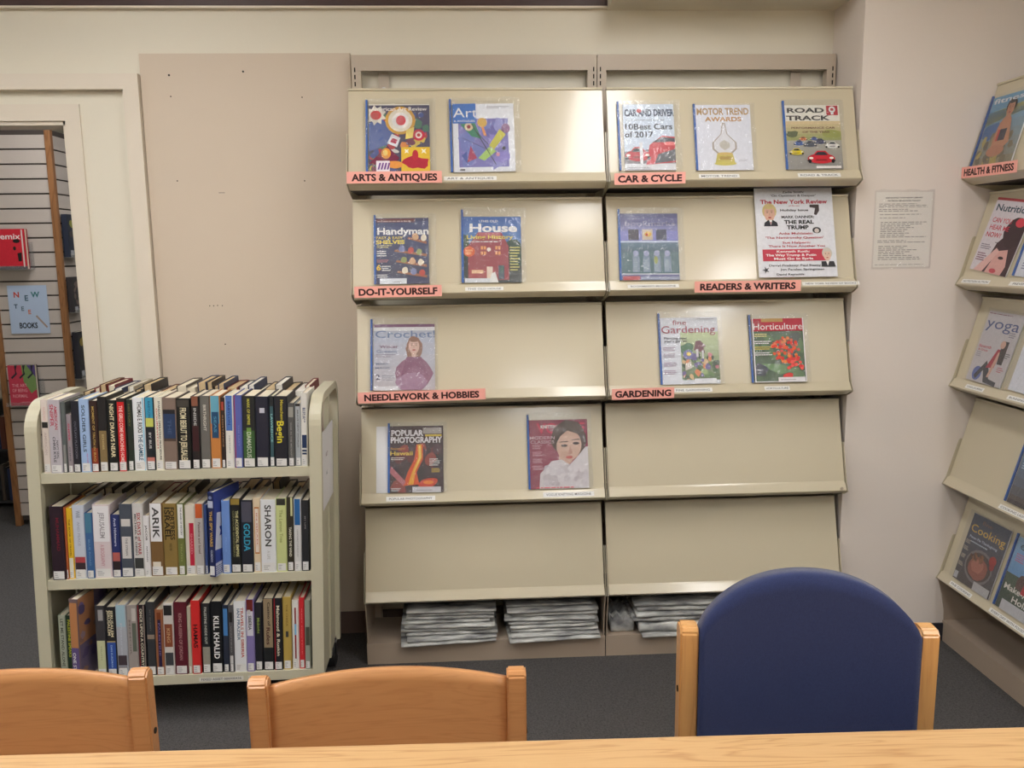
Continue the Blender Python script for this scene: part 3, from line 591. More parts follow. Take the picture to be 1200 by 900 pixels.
def art_hort(P):
    P.rect(0, 0, 1, 1, S(200, 60, 74)); P.rect(0, 0, 1, .8, S(62, 96, 60)); blobs(P, 26, [S(52, 86, 54), S(84, 124, 74), S(44, 66, 58), S(70, 110, 66)], .0, .02, 1, .78, (.06, .14)); P.pp([(.05, .3), (.5, .12), (.9, .2), (.5, .28)], S(92, 140, 78)); P.ell(.13, .2, .14, .1, S(50, 62, 78), 10, 0, .3)
    for _ in range(70):
        a, r = rnd.random() * 6.3, math.sqrt(rnd.random()); P.ell(.62 + .26 * r * math.cos(a), .5 + .2 * r * math.sin(a), .035, .025, rnd.choice([S(232, 92, 46), S(226, 66, 42), S(240, 132, 54), S(212, 52, 44)]), 7, a, .4)
    for _ in range(22): P.ell(rnd.uniform(.66, .95), rnd.uniform(.2, .38), .035, .025, rnd.choice([S(222, 56, 58), S(236, 96, 84)]), 7)
    P.ell(.65, .1, .1, .04, S(220, 70, 66), 9, 0, .4); P.rect(0, .8, 1, .99, S(188, 46, 66)); P.rect(.18, .94, .6, .995, S(190, 150, 90)); P.text('Horticulture', .5, .87, .95, .1, S(232, 222, 224), .004)
    for v, c in ((.71, S(228, 220, 150)), (.6, WHITE), (.51, S(210, 190, 90)), (.42, WHITE)): P.lines(.03, v, .36, v + .06, 2, c)
    P.rect(.45, .005, .97, .075, S(228, 226, 230)); P.lines(.5, .03, .8, .05, 1, S(120, 120, 120)); e = S(236, 232, 236)
    for a in ((0, 0, .02, 1), (.98, 0, 1, 1), (0, 0, 1, .012)): P.rect(*a, e)
def art_pop(P):
    P.rect(0, 0, 1, 1, S(60, 34, 42)); blobs(P, 26, [S(105, 40, 46), S(56, 34, 50), S(150, 62, 56), S(84, 50, 62), S(44, 30, 40)], 0, 0, 1, .72, (.07, .16))
    P.pp([(.5, .72), (.62, .72), (.62, .5), (.5, .3), (.55, .12), (.25, .1), (.33, .3), (.46, .5)], S(226, 90, 34)); P.pp([(.52, .72), (.59, .72), (.6, .52), (.48, .32), (.44, .12), (.34, .12), (.41, .3), (.53, .52)], S(242, 178, 52)); P.pp([(.54, .7), (.57, .7), (.58, .52), (.45, .3), (.42, .25), (.55, .52)], S(250, 222, 110))
    P.ell(.72, .14, .2, .07, S(215, 66, 36), 12, .2, .3); P.ell(.72, .15, .1, .03, S(240, 140, 50)); P.pp([(.02, .4), (.3, .16), (.25, .1), (0, .3)], S(190, 110, 120))
    P.rect(0, .955, 1, 1, S(70, 48, 52)); P.text('POPULAR', .33, .895, .6, .085, S(228, 224, 228), .04); P.text('PHOTOGRAPHY', .5, .79, .96, .085, S(230, 226, 230), .04); P.rect(.62, .88, .97, .97, S(175, 165, 160)); P.rect(.66, .84, .97, .87, S(220, 190, 70))
    P.text('Postcard', .15, .66, .26, .035, S(215, 150, 60), .01); P.text('Hawaii', .22, .59, .42, .06, S(240, 205, 80), .02); P.lines(.03, .49, .33, .54, 2, S(235, 225, 215)); P.lines(.74, .4, .94, .52, 4, S(235, 230, 225)); P.lines(.78, .3, .94, .37, 3, S(240, 200, 70)); P.lines(.03, .02, .22, .08, 3, WHITE)
    P.rect(.42, 0, .95, .085, S(215, 212, 218)); P.lines(.5, .03, .8, .05, 1, S(120, 115, 120))
def art_vogue(P):
    P.rect(0, 0, 1, 1, S(150, 56, 84)); P.rect(.3, 0, 1, .3, S(160, 66, 90)); P.text('VOGUE', .55, .88, .82, .15, S(214, 50, 90), .02); P.text('KNITTING', .37, .9, .32, .045, WHITE, .03)
    P.ell(.68, .72, .3, .27, S(84, 62, 56), 16, -.2, .1); P.ell(.68, .62, .21, .22, S(214, 178, 160), 20, -.2); P.ell(.62, .44, .12, .1, S(206, 168, 150)); P.pp([(.46, .64), (.5, .82), (.68, .9), (.88, .8), (.92, .66), (.86, .78), (.66, .84), (.54, .76)], S(70, 50, 48))
    for u, v in ((.6, .62), (.8, .65)): P.ell(u, v, .055, .02, S(60, 44, 46)); P.pp([(u - .08, v + .045), (u - .06, v + .06), (u + .06, v + .065), (u + .07, v + .05)], S(70, 50, 48))
    P.pp([(.7, .62), (.74, .5), (.66, .5)], S(196, 150, 134)); P.ell(.68, .45, .06, .02, S(196, 92, 92))
    P.pp([(.16, 0), (.18, .22), (.38, .4), (.55, .42), (.68, .34), (.82, .46), (.96, .6), (1, .6), (1, 0)], S(222, 216, 220)); blobs(P, 40, [S(228, 222, 226), S(206, 198, 204), S(215, 208, 214), S(196, 186, 194)], .22, .03, .98, .34, (.04, .08))
    P.text('MODERN', .23, .74, .42, .045, S(225, 190, 200), .005); P.text('CLASSICS', .23, .68, .4, .045, S(225, 190, 200), .005)
    for v in (.58, .48, .38, .28): P.lines(.06, v, .24, v + .07, 3, S(226, 170, 186))
    P.lines(.1, .01, .9, .045, 1, S(215, 110, 120))
def art_health(P):
    P.grad(0, 1, S(150, 140, 110), S(110, 170, 210), 8); P.pp([(0, .6), (1, .72), (1, .85), (0, .78)], S(215, 205, 100)); P.ell(.2, .5, .25, .12, S(70, 110, 165), 12, 0, .3)
    blobs(P, 30, [S(130, 120, 96), S(160, 150, 120), S(110, 104, 86), S(180, 160, 90)], 0, 0, 1, .45, (.05, .1)); P.ell(.52, .42, .17, .28, S(192, 132, 100), 16, -.15); P.pp([(.4, .6), (.66, .64), (.78, .3), (.6, .2), (.35, .25)], S(196, 138, 104)); P.rect(.42, .34, .64, .5, S(52, 50, 66)); P.rect(.42, .34, .47, .5, S(196, 60, 56))
    head(P, .56, .78, .11, S(196, 140, 110), S(50, 40, 40)); P.ell(.5, .2, .22, .08, S(190, 130, 100)); P.text('fitness', .5, .93, .9, .07, S(230, 235, 240), .02)
def art_nutri(P):
    P.rect(0, 0, 1, 1, S(214, 208, 216)); P.rect(0, .965, 1, 1, S(186, 80, 86)); P.text('Nutrition', .52, .87, .9, .09, S(52, 74, 92), .02)
    P.pp([(.3, .0), (.45, .4), (.75, .62), (1, .6), (1, 0)], S(72, 52, 58)); P.ell(.78, .56, .26, .2, S(64, 46, 52), 14, 0, .1); P.pp([(.42, 0), (.55, .3), (.8, .34), (.9, .12), (.85, 0)], S(216, 166, 160)); P.pp([(.1, 0), (.5, .34), (.6, .3), (.35, 0)], S(222, 180, 176)); P.ell(.7, .22, .07, .02, S(60, 40, 46)); P.ell(.84, .7, .12, .06, S(214, 66, 84)); P.ell(.62, .04, .09, .03, S(196, 80, 92))
    for t_, v in (('CAN YOU', .7), ('HEAR ME', .6), ('NOW?', .5)): P.text(t_, .36 if v > .55 else .28, v, .52 if v > .55 else .4, .065, S(206, 56, 84), .01)
    P.lines(.06, .3, .34, .38, 3, S(110, 100, 120)); P.lines(.06, .14, .34, .26, 4, S(120, 60, 90)); P.lines(.4, .4, .5, .42, 1, S(60, 40, 50))
def art_blue_white(P):
    P.rect(0, 0, 1, 1, S(224, 226, 236)); P.ell(.45, .5, .42, .36, S(70, 90, 190)); P.ell(.45, .5, .35, .3, S(224, 226, 236)); P.text('HEALTH', .5, .85, .8, .08, S(60, 80, 180), .02); P.lines(.1, .1, .8, .3, 6, S(140, 140, 170))
def art_yoga(P):
    P.rect(0, 0, 1, 1, S(205, 200, 204)); P.lines(.02, .96, .8, .985, 1, S(140, 90, 110)); P.text('yoga', .5, .84, .92, .15, S(70, 86, 140), .0)
    P.ell(.25, .12, .13, .1, S(90, 110, 180)); P.pp([(.18, .08), (.42, .32), (.55, .2), (.62, .08), (.85, .06), (.85, 0), (.5, .02), (.4, .18), (.25, .04)], S(52, 52, 62)); P.pp([(.44, .22), (.6, .5), (.72, .5), (.66, .24)], S(176, 44, 66)); P.pp([(.64, .46), (.72, .46), (.6, .1), (.54, .1)], S(214, 170, 150))
    P.pp([(.66, .62), (.84, .62), (.84, .3), (.7, .3)], S(52, 40, 44)); P.ell(.7, .57, .07, .055, S(216, 172, 154)); P.text('Strength', .23, .5, .36, .04, S(190, 50, 76), .02); P.text('& Grace', .2, .45, .28, .03, S(190, 50, 76), .015)
    for u, v, c in ((.05, .35, S(140, 140, 155)), (.8, .4, S(60, 60, 70)), (.76, .68, S(110, 110, 130)), (.76, .2, S(190, 60, 90))): P.lines(u, v, u + .18, v + .08, 3, c)
def art_plain(P): P.rect(0, 0, 1, 1, S(226, 228, 238)); P.lines(.4, .25, .9, .3, 2, S(200, 90, 120)); P.text('RUN', .75, .12, .3, .08, S(205, 60, 90), .01)
def art_cook_light(P):
    P.grad(0, 1, S(90, 70, 60), S(120, 160, 200), 8); P.ell(.55, .3, .3, .2, S(190, 150, 110), 14, 0, .2); P.ell(.55, .32, .2, .12, S(215, 190, 150)); P.text('Cooking', .5, .87, .9, .1, WHITE, .02); P.lines(.06, .5, .4, .7, 6, S(210, 220, 235)); P.rect(0, 0, 1, .06, S(60, 50, 52))
def art_cooking(P):
    P.grad(0, 1, S(82, 72, 70), S(84, 92, 112), 8); P.text('fine', .42, .92, .28, .055, S(186, 120, 60), 0); P.text('Cooking', .5, .8, .9, .11, S(220, 180, 70), .003); P.text('Pecan Pie Thanksgiving', .45, .67, .74, .035, S(205, 215, 235), .01); P.lines(.14, .6, .6, .64, 1, S(190, 200, 215))
    P.ell(.53, .32, .36, .24, S(128, 122, 124)); P.ell(.53, .32, .32, .2, S(84, 70, 66)); P.ell(.52, .3, .25, .16, S(160, 92, 76), 16, 0, .1); P.ell(.5, .33, .16, .1, S(186, 118, 98), 12, 0, .2); blobs(P, 16, [S(120, 76, 50), S(150, 100, 66), S(96, 62, 46)], .24, .38, .6, .5, (.03, .05)); P.ell(.82, .5, .09, .07, S(176, 62, 54)); P.ell(.84, .42, .06, .05, S(160, 52, 48))
    for v in (.56, .46, .34, .22): P.lines(.03, v, .17, v + .06, 3, S(210, 200, 180))
    P.rect(.02, .02, .12, .12, S(200, 200, 205)); P.rect(.56, .0, .98, .12, S(200, 198, 200))
def art_every(P):
    P.grad(0, .5, S(50, 66, 56), S(80, 100, 80), 4); P.grad(.5, 1, S(110, 160, 210), S(150, 190, 225), 6); P.text('every', .4, .9, .6, .1, S(45, 50, 60), .02); P.lines(.08, .68, .3, .8, 4, S(215, 90, 120)); P.ell(.6, .5, .35, .12, S(96, 66, 60), 14, .3, .3); P.pp([(.42, .3), (.6, .32), (.58, .52), (.45, .5)], S(196, 36, 48)); P.ell(.52, .56, .06, .05, S(220, 180, 160))
    P.text('Make-Ahead', .5, .32, .9, .08, S(235, 232, 225), .02); P.text('Holiday', .6, .2, .6, .08, S(235, 232, 225), .02); P.rect(.1, .0, .72, .14, S(206, 206, 212))

ML, MRr = T(-0.457, 0, 0), T(0.459, 0, 0)
magazine('art magazine with colourful folk-style collage cover, top left above ARTS & ANTIQUES sign', ML, -0.272, ZI[0], .212, .245, art_review, .006)
magazine('Art & Antiques magazine with lilac abstract painting cover', ML, 0.025, ZI[0], .216, .25, art_antiques, .004, lean=-0.01)
magazine('magazine reading 10Best Cars of 2017 with red sports cars', MRr, -0.305, ZI[0], .182, .245, art_card, .004, (.022, 0, .022, .012))
magazine('white magazine reading AWARDS in gold with glass trophy', MRr, -0.036, ZI[0], .200, .243, art_motor, .002, (.008, 0, .014, .004))
magazine('ROAD TRACK magazine with many cars on a track', MRr, 0.290, ZI[0], .200, .24, art_road, .002, (.01, 0, .012, .02))
magazine('Handyman magazine with dark blue wall shelves cover', ML, -0.275, ZI[1], .190, .242, art_handy, .001, (.006, 0, .026, .014))
magazine('House magazine with red brick house under blue sky', ML, 0.046, ZI[1], .208, .243, art_house, .001, (.008, 0, .016, .032), lean=0.01)
magazine('blue bookmarks magazine in crinkled clear sleeve', MRr, -0.301, ZI[1], .212, .248, art_bookmarks, .001, (.008, 0, .02, .02), lean=0.01)
ny = magazine('large white New York Review newspaper magazine with red headline box', MRr, 0.239, ZI[1], .290, .334, art_nyr, .003, None, clip=False, th=.003)
ny.matrix_world = ny.matrix_world @ T(0, -.0065, 0)
magazine('crochet magazine with woman in mauve shawl', ML, -0.281, ZI[2], .222, .243, art_crochet, .001, (.012, 0, .012, .024), lean=.008)
magazine('fine Gardening magazine with garden and birdhouse cover', MRr, -0.144, ZI[2], .214, .249, art_garden, .001, (.01, 0, .014, .022))
magazine('Horticulture magazine with orange butterfly-weed flowers', MRr, 0.188, ZI[2], .194, .240, art_hort, .001, (.012, 0, .018, .018))
magazine('POPULAR PHOTOGRAPHY magazine with glowing lava cover', ML, -0.248, ZI[3], .198, .246, art_pop, .001, (.008, 0, .014, .014), strip=.05, lean=.01)
magazine('knitting magazine with woman in fluffy white scarf', ML, 0.282, ZI[3], .222, .257, art_vogue, .001, (.006, 0, .014, .026))
magazine('fitness magazine with sporty figure, above HEALTH & FITNESS sign', MR, -0.318, ZI[0], .225, .255, art_health, .002, (.014, 0, .012, .01))
magazine('nutrition magazine reading CAN YOU HEAR ME NOW', MR, -0.300, ZI[1], .225, .265, art_nutri, .014, None, clip=False, lean=.12)
magazine('white magazine with blue ring beside the nutrition magazine', MR, -0.035, ZI[1], .215, .262, art_blue_white, .001, (.01, 0, .01, .02), clip=True, lean=.05)
magazine('yoga magazine with seated woman in red top', MR, -0.276, ZI[2], .205, .262, art_yoga, .001, (.006, 0, .03, .01), clip=False, lean=.03)
magazine('mostly white magazine right of the yoga magazine', MR, -0.022, ZI[2], .215, .262, art_plain, .001, (.02, 0, .01, .01), clip=False, lean=.02)
magazine('food magazine at the right edge on the fourth shelf of the right rack', MR, 0.02, ZI[3], .215, .25, art_cook_light, .001, (.014, 0, .01, .01), lean=.01)
magazine('fine Cooking magazine with roast on a round platter', MR, -0.262, ZI[4], .225, .262, art_cooking, .001, (.02, 0, .012, .01), clip=False)
magazine('magazine reading Make-Ahead Holiday at the lower right corner', MR, 0.005, ZI[4], .225, .26, art_every, .001, (.012, 0, .01, .01))

# ================================================================== NEWSPAPERS
def newspaper_mesh(w, d, t, seed, fan=0.0):
    """folded newspaper: rounded fold to the front (-y), slightly wavy pages behind"""
    r = random.Random(seed); nx, V, F = 10, [], []
    prof = [(d, t * .15), (d * .5, t * .05), (0.012, 0.0), (0.003, t * .14), (0.0, t * .5), (0.003, t * .86), (0.012, t), (d * .5, t * .97), (d, t * .85)]
    ph = r.random() * 6; m = len(prof)
    for i in range(nx + 1):
        x = -w / 2 + w * i / nx; sq = 0.86 + .14 * math.cos(i * 1.7 + ph)
        for y, z in prof: V.append((x, y + .002 * math.sin(i * 1.3 + ph), z * sq + fan * max(0, -(x) / w) * y * 0))
    for i in range(nx):
        for j in range(m - 1): a = i * m + j; F.append((a, a + m, a + m + 1, a + 1))
    F.append(tuple(range(m))); F.append(tuple(range(nx * m + m - 1, nx * m - 1, -1)))
    me = bpy.data.meshes.new('newspaper'); me.from_pydata(V, [], F); return me
ORD = 'first second third fourth fifth sixth seventh eighth ninth tenth eleventh twelfth thirteenth fourteenth fifteenth sixteenth seventeenth eighteenth nineteenth twentieth twenty-first twenty-second twenty-third twenty-fourth twenty-fifth twenty-sixth twenty-seventh twenty-eighth twenty-ninth thirtieth thirty-first thirty-second'.split()
def stack(x, y, items, where, grp, z0=0.0835):
    z = z0
    for k, (dx, dy, w, t, rz, roll, extra) in enumerate(items):
        n = len(items)
        ordn = ORD[k]
        place = 'bottom-most' if k == 0 else ('top-most' if k == n - 1 else 'in the middle')
        lab = {'bottom-most': 'folded newspaper at the very bottom of %s', 'top-most': 'folded newspaper on top of %s', 'in the middle': ordn + ' folded newspaper up from the bottom of %s'}[place] % where
        me = newspaper_mesh(w, 0.215, t, k + int(x * 100))
        o = link('folded_newspaper', me, M_news, None, True)
        o.matrix_world = T(x + dx, y + dy, z) @ R(rz, 'Z') @ R(roll, 'Y')
        tag(o, lab, 'newspaper', grp)
        z += t + 0.0008 + extra
def items(n, seed, w=.34, ts=(.011, .017)):
    r = random.Random(seed); out = []
    for k in range(n): out.append((r.uniform(-.012, .012), r.uniform(-.008, .008), w + r.uniform(-.02, .012), r.uniform(*ts), r.uniform(-.03, .03), 0.0, 0.0))
    return out
a = items(9, 3, ts=(.012, .0155))
a[0] = (.0, -.03, .36, .012, .08, 0, 0); a[1] = (.012, -.022, .34, .012, .055, 0, 0)
stack(-0.60, -0.298, a, 'the left newspaper stack', 'newspapers in the left stack')
a = items(9, 5, ts=(.013, .0165))
a[0] = (.01, -.038, .35, .012, .07, 0, 0); a[1] = (.012, -.024, .34, .012, .05, 0, 0); a[-1] = (-.01, .02, .33, .012, 0, 0, 0)
stack(-0.205, -0.292, a, 'the middle newspaper stack', 'newspapers in the middle stack')
a = items(6, 9, w=.36, ts=(.016, .020)); a[0] = (.02, -.03, .36, .014, .0, 0, 0); a[1] = (.0, -.015, .34, .038, -.01, 0, 0)
stack(0.300, -0.300, a, 'the right newspaper stack', 'newspapers in the right stack')
o = link('folded_newspaper', newspaper_mesh(.09, .2, .075, 4), M_news, None, True); o.matrix_world = T(0.071, -0.275, 0.0835)
tag(o, 'small upright wad of newspaper left of the right newspaper stack', 'newspaper')

# ================================================================== NOTICE ON THE COLUMN
nt = thing('policy_notice', 'white behaviour policy notice in clear cover taped on the column', 'notice', T(1.104, -0.2608, 1.47))
P = Print(.212, .272); P.rect(0, 0, 1, 1, S(246, 240, 232)); D = S(90, 84, 82)
P.text('REDWOOD TOWNSHIP LIBRARY', .5, .925, .66, .016, D, .03); P.text('PATRON BEHAVIOR POLICY', .5, .885, .58, .016, D, .03)
for v0, v1, n, u0 in ((.80, .86, 3, .06), (.745, .79, 2, .06), (.70, .72, 1, .08), (.655, .675, 1, .08), (.40, .62, 9, .1), (.33, .375, 2, .06), (.10, .30, 8, .08), (.03, .045, 1, .03)): P.lines(u0, v0, .94, v1, n, S(160, 152, 148), .4, .5)
P.build('sheet', M_card, nt, (-.106, -0.0005, 0.006))
s = link('plastic_cover', sleeve_mesh(.226, .286, 3.3, .0015), M_plastic, nt, True); s.location = (-.113, -.0012, -.001)

# ================================================================== BOOK TRUCK
SHEAR = 0.034
TM = T(-1.458, -0.4705, 0) @ R(0.0165, 'Z')
def shear(o):
    for v in o.data.vertices: v.co.x += SHEAR * (v.co.z - 0.5)
    return o
truck = thing('book_truck', 'beige metal three-shelf library book truck full of books', 'book cart', TM)
ZS = [0.876, 0.522, 0.178]
OUT, DEP, TOPZ = 0.4585, 0.21, 1.105
def rounded(y0, y1, z0, z1, r, n=8):
    pts = [(y0, z0), (y1, z0)]
    for k in range(n + 1): a = PI / 2 * k / n; pts.append((y1 - r + r * math.cos(a), z1 - r + r * math.sin(a)))
    for k in range(n + 1): a = PI / 2 + PI / 2 * k / n; pts.append((y0 + r + r * math.cos(a), z1 - r + r * math.sin(a)))
    return pts
for q in (-1, 1):
    ring_o, ring_i = rounded(-DEP, DEP, 0.10, TOPZ, .095), rounded(-DEP + .026, DEP - .026, 0.101, TOPZ - .026, .07)
    bm = bmesh.new(); x0, x1 = (q * OUT, q * (OUT - .038)); n = len(ring_o)
    A = [[bm.verts.new((x, p[0], p[1])) for p in rg] for rg in (ring_o, ring_i) for x in (x0, x1)]   # outer x0, outer x1, inner x0, inner x1
    for i in range(1, n):
        j = (i + 1) % n
        bm.faces.new((A[0][i], A[0][j], A[1][j], A[1][i])); bm.faces.new((A[2][i], A[2][j], A[3][j], A[3][i]))
        bm.faces.new((A[0][i], A[0][j], A[2][j], A[2][i])); bm.faces.new((A[1][i], A[1][j], A[3][j], A[3][i]))
    for a_, b_ in ((0, 2),):
        for i in (0, 1): bm.faces.new((A[0][i], A[1][i], A[3][i], A[2][i]))
    bmesh.ops.bevel(bm, geom=[e for e in bm.edges if e.calc_face_angle(0) and e.calc_face_angle(0) > 1.2], offset=.003, segments=2, affect='EDGES')
    ep = shear(obj('end_frame', bm, M_truck, truck))
    bm = bmesh.new(); xs = q * (OUT - .019)
    add_box(bm, xs - .002, xs + .002, -DEP + .024, DEP - .024, 0.101, 0.935); add_box(bm, xs - .008, xs + .008, -DEP + .024, DEP - .024, 0.925, 0.945)
    add_box(bm, xs - .008, xs + .008, 0.03, 0.055, 0.101, TOPZ - .024)
    shear(obj('end_sheet', bm, M_truck, ep))
for z in ZS:
    bm = bmesh.new(); w = OUT - .0385
    add_box(bm, -w, w, -.2, .2, z - .004, z); add_box(bm, -w, w, -.203, -.2, z - .032, z - .0); add_box(bm, -w, w, .2, .203, z - .032, z)
    add_box(bm, -w, w, -.2, -.18, z - .032, z - .030)
    shear(obj('shelf', bm, M_truck, truck))
for qx in (-1, 1):
    for qy in (-1, 1):
        x, y = qx * (OUT - .03) + SHEAR * (-.4), qy * (DEP - .035)
        bm = bmesh.new(); add_cyl(bm, (x, y, .052), .05, .03, 'x', 24); c = obj('caster', bm, M_dark, truck)
        bm = bmesh.new(); add_cyl(bm, (x, y, .108), .019, .016, 'z', 18); add_box(bm, x - .022, x - .018, y - .018, y + .018, .05, .105); add_box(bm, x + .018, x + .022, y - .018, y + .018, .05, .105)
        add_box(bm, x - .022, x + .022, y - .022, y + .022, .097, .102); obj('caster_fork', bm, M_chrome, c)
P = Print(.145, .014); P.rect(0, 0, 1, 1, S(214, 212, 204)); P.text('FIXED ASSET 000000436', .5, .5, .9, .55, S(90, 90, 95), .01)
a_ = P.build('asset_label', M_card, truck, (.035, -.2035, ZS[2] - .026))
P = Print(.042, .014); P.rect(0, 0, 1, 1, S(214, 212, 204)); P.text('1 OF 2', .5, .5, .7, .55, S(90, 90, 95), .01)
P.build('asset_label', M_card, truck, (.195, -.2035, ZS[2] - .026))
# taped sheet on the outside of the right end
ps = thing('taped_sheet', 'white sheet of paper taped on the right end of the book truck', 'paper', TM @ T(OUT + .013 - .019 + .0085, -.05, .71) @ R(SHEAR, 'Y') @ R(PI / 2, 'Z'))
box('sheet', -.125, .125, -.001, 0.0, 0, .265, M_paper, ps)
P = Print(.25, .265); P.text('NOT', .42, .66, .16, .05, S(110, 80, 100), .02); P.text('ALL', .42, .42, .12, .05, S(80, 110, 120), .02); P.build('lettering', M_card, ps, (-.125, -.0012, 0))

# ------------------------------------------------------------------ books
NUM = ['355.6', '956.04', '327.12', '947.08', '956.94', '973.93']
def book(label, M, w, h, d, c, bands=(), texts=(), sticker=True, group=None, page=None, name='book', side=None):
    t = thing(name, label, 'book', M, group); hw = w / 2; th = min(.0028, w * .18); ch = min(.003, w * .22)
    pts = [(-hw, d), (-hw, ch), (-hw + ch, 0), (hw - ch, 0), (hw, ch), (hw, d), (hw - th, d), (hw - th, ch + .002), (-hw + th, ch + .002), (-hw + th, d)]
    mc = cover_mat(c)
    prism('cover', pts, 0, h, 'z', mc, t)
    box('page_block', -hw + th + .0002, hw - th - .0002, ch + .0025, d - .004, .003, h - .003, page or M_pages, t)
    if bands or texts or sticker:
        sw = w - 2 * ch; P = Print(sw, h)
        for b in bands: P.rect(b[3] if len(b) > 3 else 0, b[0], b[4] if len(b) > 3 else 1, b[1], b[2])
        for (s, uc, v1, v0, hh, tc) in texts: P.text(s, .5 + uc, (v0 + v1) / 2, abs(v1 - v0), hh, tc, .02, 1)
        if sticker:
            r = 1 + (rnd.random() - .5) * .2; P.rect(.04, .015, .96, .125 * r, S(222, 221, 220)); P.lines(.12, .035, .6, .11, 3, S(130, 130, 135), .35, .5)
        P.build('spine_print', M_spine, t, (-sw / 2, -.0003, 0), eps=.00004)
    return t
_cm = {}
def cover_mat(c):
    if c not in _cm: _cm[c] = mat('book_cloth', c, .45, var=.05, nscale=20)
    return _cm[c]
G = lambda v: S(v, v, v)
CR, GD = S(222, 212, 178), S(205, 180, 110)
